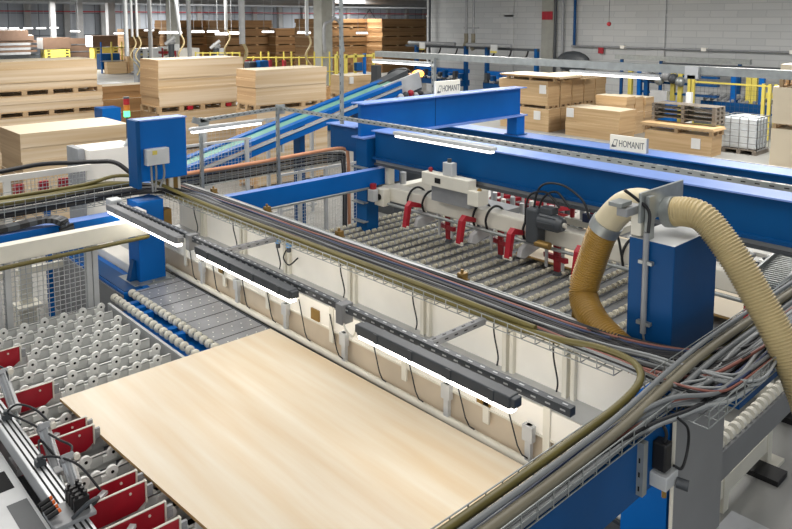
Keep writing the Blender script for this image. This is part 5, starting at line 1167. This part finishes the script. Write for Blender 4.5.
for j, A in enumerate(((15.240,24.718,2.370), (15.559,24.427,2.409))):
    T = thing('far_motor', (A[0], A[1], 0), ['dark machine head behind the third stack, left one', 'blue machine head behind the third stack, right one'][j], 'machine'); build(M().box(A[0] - .2, A[0] + .2, A[1] - .2, A[1] + .2, A[2] - .2, A[2] + .1), 'head', [DGREY, BLUE_D][j], T, .04); build(M().cyl((A[0], A[1], 0), (A[0], A[1], A[2]), .18, 8), 'stem', DGREY, T)
# mid stack right of third stack
A = Vector((16.693,19.818,1.596))
MP = []
for i in range(3): MP.append(pack(A.x - .55, A.x + .55, A.y, A.y + 1.0, [0, .75, 1.45][i], [.6, 1.32, 2.12][i], '%s wrapped pack in the small stack above the sloping conveyor' % ['bottom', 'middle', 'top'][i], None, CARTON, CARTON, BOARD_T, 2))
for i in range(2): pallet(A.x - .55, A.x + .55, A.y, A.y + 1.0, [.62, 1.33][i], [.74, 1.45][i], '%s pallet in the small stack above the sloping conveyor' % ['lower', 'upper'][i])
for j, (dx, z) in enumerate(((-.5, 1.85), (.3, 1.5), (.1, 1.05), (-.5, .9))): build(M().box(A.x + dx, A.x + dx + .16, A.y - .06, A.y + .02, z, z + .24), 'paper_label', PAPER, MP[2 if z > 1.45 else 1])
B = Vector((16.532,21.355,1.685))
pack(B.x - .3, B.x + .35, B.y, B.y + .8, .45, 1.6, 'brown carton stack on the blue base behind the thin ceiling pole', None, CARTON, CARTON, BROWN_E, 2); single(M().box(B.x - .5, B.x + .5, B.y - .1, B.y + .9, 0.0, .45), 'carton_stand', BLUE, 'blue base under the brown carton stack', 'base')
T = thing('lift_truck', (B.x + 3.4, B.y - 2, 0), 'dark lift truck mast behind the small stack', 'truck')
C_ = Vector((16.877,18.376,2.309))
build(M().box(C_.x - .65, C_.x - .45, C_.y, C_.y + .3, 0, C_.z + .25), 'mast', DGREY, T); build(M().box(C_.x - .2, C_.x + 1.2, C_.y, C_.y + .9, .4, C_.z - .35), 'body', DGREY, T, .05); build(M().tube(cr([(C_.x - .2, C_.y, C_.z - .3), (C_.x, C_.y, C_.z), (C_.x + .7, C_.y, C_.z + .05), (C_.x + 1.1, C_.y, C_.z - .3)]), .06, 8), 'roof', BLACK, T); build(M().cyl((C_.x, C_.y - .05, .35), (C_.x, C_.y + .1, .35), .35, 14), 'wheel', BLACK, T)
T = thing('guard_fence', (C_.x - 1.3, C_.y, 0), 'short yellow frame with blue parts behind the thin ceiling pole', 'fence')
F_ = Vector((19.229,23.075,2.444))
for dx in (-1.0, -.5, .0, .5, 1.0): build(M().box(F_.x + dx - .05, F_.x + dx + .05, F_.y, F_.y + .1, 0, 2.7), 'post', YELLOW if dx != .5 else BLUE, T)
build(M().box(F_.x - 1.0, F_.x + 1.0, F_.y, F_.y + .08, 2.55, 2.65), 'rail', YELLOW, T); build(M().box(F_.x - .15, F_.x + .2, F_.y - .2, F_.y - .02, 2.0, 2.35), 'drive', BLUE_D, T, .03)

# hall lamps
def hall_lamp(px, label, half=0.55):
    A = Vector(px); d = Vector((0.73, -0.68, 0)) * half
    t = thing('hall_lamp', (A.x, A.y, A.z - .05), label, 'lamp', 'small hanging hall lamps')
    build(M().bar(A - d, A + d, .12, .05), 'housing', LGREY, t); build(M().bar(A - d + Vector((0, 0, -.05)), A + d + Vector((0, 0, -.05)), .12, .07), 'diffuser', TUBE_M, t)
    for s_ in (-.7, .7): build(M().cyl(A + d * s_, Vector((A.x + d.x * s_, A.y + d.y * s_, 5.8)), .008, 5), 'cord', GREY, t)
for a, l in (((12.642,48.615,3.630), 'hall lamp at the left picture edge'), ((13.174,48.119,3.630), 'second hall lamp from the left picture edge'), ((13.795,47.541,3.630), 'third hall lamp from the left picture edge'), ((14.371,47.004,3.630), 'hall lamp just left of the first dark column'), ((16.309,50.694,3.620), 'hall lamp behind the first dark column'), ((15.867,45.586,3.449), 'single hall lamp between the two left columns'), ((16.190,39.781,3.398), 'hall lamp left of the hanging lifter tubes'), ((18.282,40.601,3.536), 'hall lamp above the grey switch cabinet'), ((13.567,28.515,3.611), 'left lamp of the pair above the second stack'), ((13.839,28.262,3.611), 'right lamp of the pair above the second stack'), ((15.506,29.458,3.618), 'hall lamp right of the silver pole above the second stack'), ((16.990,30.821,3.597), 'hall lamp above the right end of the second stack'), ((15.257,26.934,3.561), 'lower hall lamp left of the thick lifter tube'), ((15.682,26.543,3.594), 'hall lamp just left of the thick lifter tube'), ((18.874,29.065,3.583), 'hall lamp left of the round column'), ((17.740,24.629,3.611), 'hall lamp right of the concrete column'), ((22.092,26.060,3.527), 'hall lamp before the tall far stack')):
    hall_lamp(a, l, half=0.27)
single(M().box(18, 26.0, 25.0, 25.2, 5.1, 5.2), 'hall_pipe', GALV, 'pale horizontal pipe under the ceiling at the far left', 'pipe')

# ================================================================== LIGHT
W = bpy.data.worlds.new('hall_light'); SC.world = W; W.use_nodes = True
bg = W.node_tree.nodes['Background']; bg.inputs['Color'].default_value = (0.92, 0.96, 1.0, 1); bg.inputs['Strength'].default_value = 1.15
def area(loc, sx, sy, power, col=(1, 0.97, 0.93), rot=(0, 0, 0)):
    l = bpy.data.lights.new('fill_light', 'AREA'); l.shape = 'RECTANGLE'; l.size = sx; l.size_y = sy; l.energy = power; l.color = col
    o = bpy.data.objects.new('fill_light', l); COL.objects.link(o); o.location = loc; o.rotation_euler = rot
for x, y, p in ((1.0, 1.0, 60), (5.5, 3.0, 140), (2.0, 9.5, 210), (8.0, 7.5, 180), (13, 3, 300), (13, 12, 300), (7, 16, 260), (22, 8, 700), (22, 18, 650), (14, 26, 700), (26, 34, 900), (36, 44, 1300), (18, 44, 1300), (20, 62, 2300), (34, 60, 2300), (48, 58, 2300), (62, 66, 4180), (10, 76, 3040), (40, 77, 3420), (66, 78, 3420)):  # unseen area lights added under the ceiling to light the hall
    area((x, y, 5.7), 3.0, 3.0, p)
area((-2.5, -2.0, 5.2), 4.0, 3.0, 170, (1, 0.98, 0.95), (math.radians(48), 0, math.radians(-45)))  # added fill from behind the camera, brightens faces turned towards it
area((5.0, 13.0, 5.7), 4.5, 4.5, 150)  # added so that its soft reflection brightens the left of the panel
# extra area lights added beside the strip lamps to brighten the guard wall
for y0, y1 in ((8.38, 6.62), (6.22, 4.66), (3.80, 2.44)):
    area((3.27, (y0 + y1) / 2, 1.845), 0.05, abs(y1 - y0), 4.0, (1, 0.95, 0.88), (0, math.radians(-75), 0))

# ================================================================== CAMERA
cam = bpy.data.cameras.new('camera'); co = bpy.data.objects.new('camera', cam); COL.objects.link(co); SC.camera = co
F_PX, CX, CY = 726.0, 396.0, 96.0
cam.sensor_fit = 'HORIZONTAL'; cam.sensor_width = 36.0; cam.lens = 36.0 * F_PX / 792.0
cam.shift_x = 0.0; cam.shift_y = -(264.5 - CY) / 792.0
cam.clip_end = 300
co.location = (0, 0, 4.1)
co.rotation_euler = (math.radians(90 - 6.0), 0, math.radians(47.04 - 90))
SC.view_settings.view_transform = 'Standard'
SC.view_settings.look = 'None'
SC.view_settings.exposure = 0.0
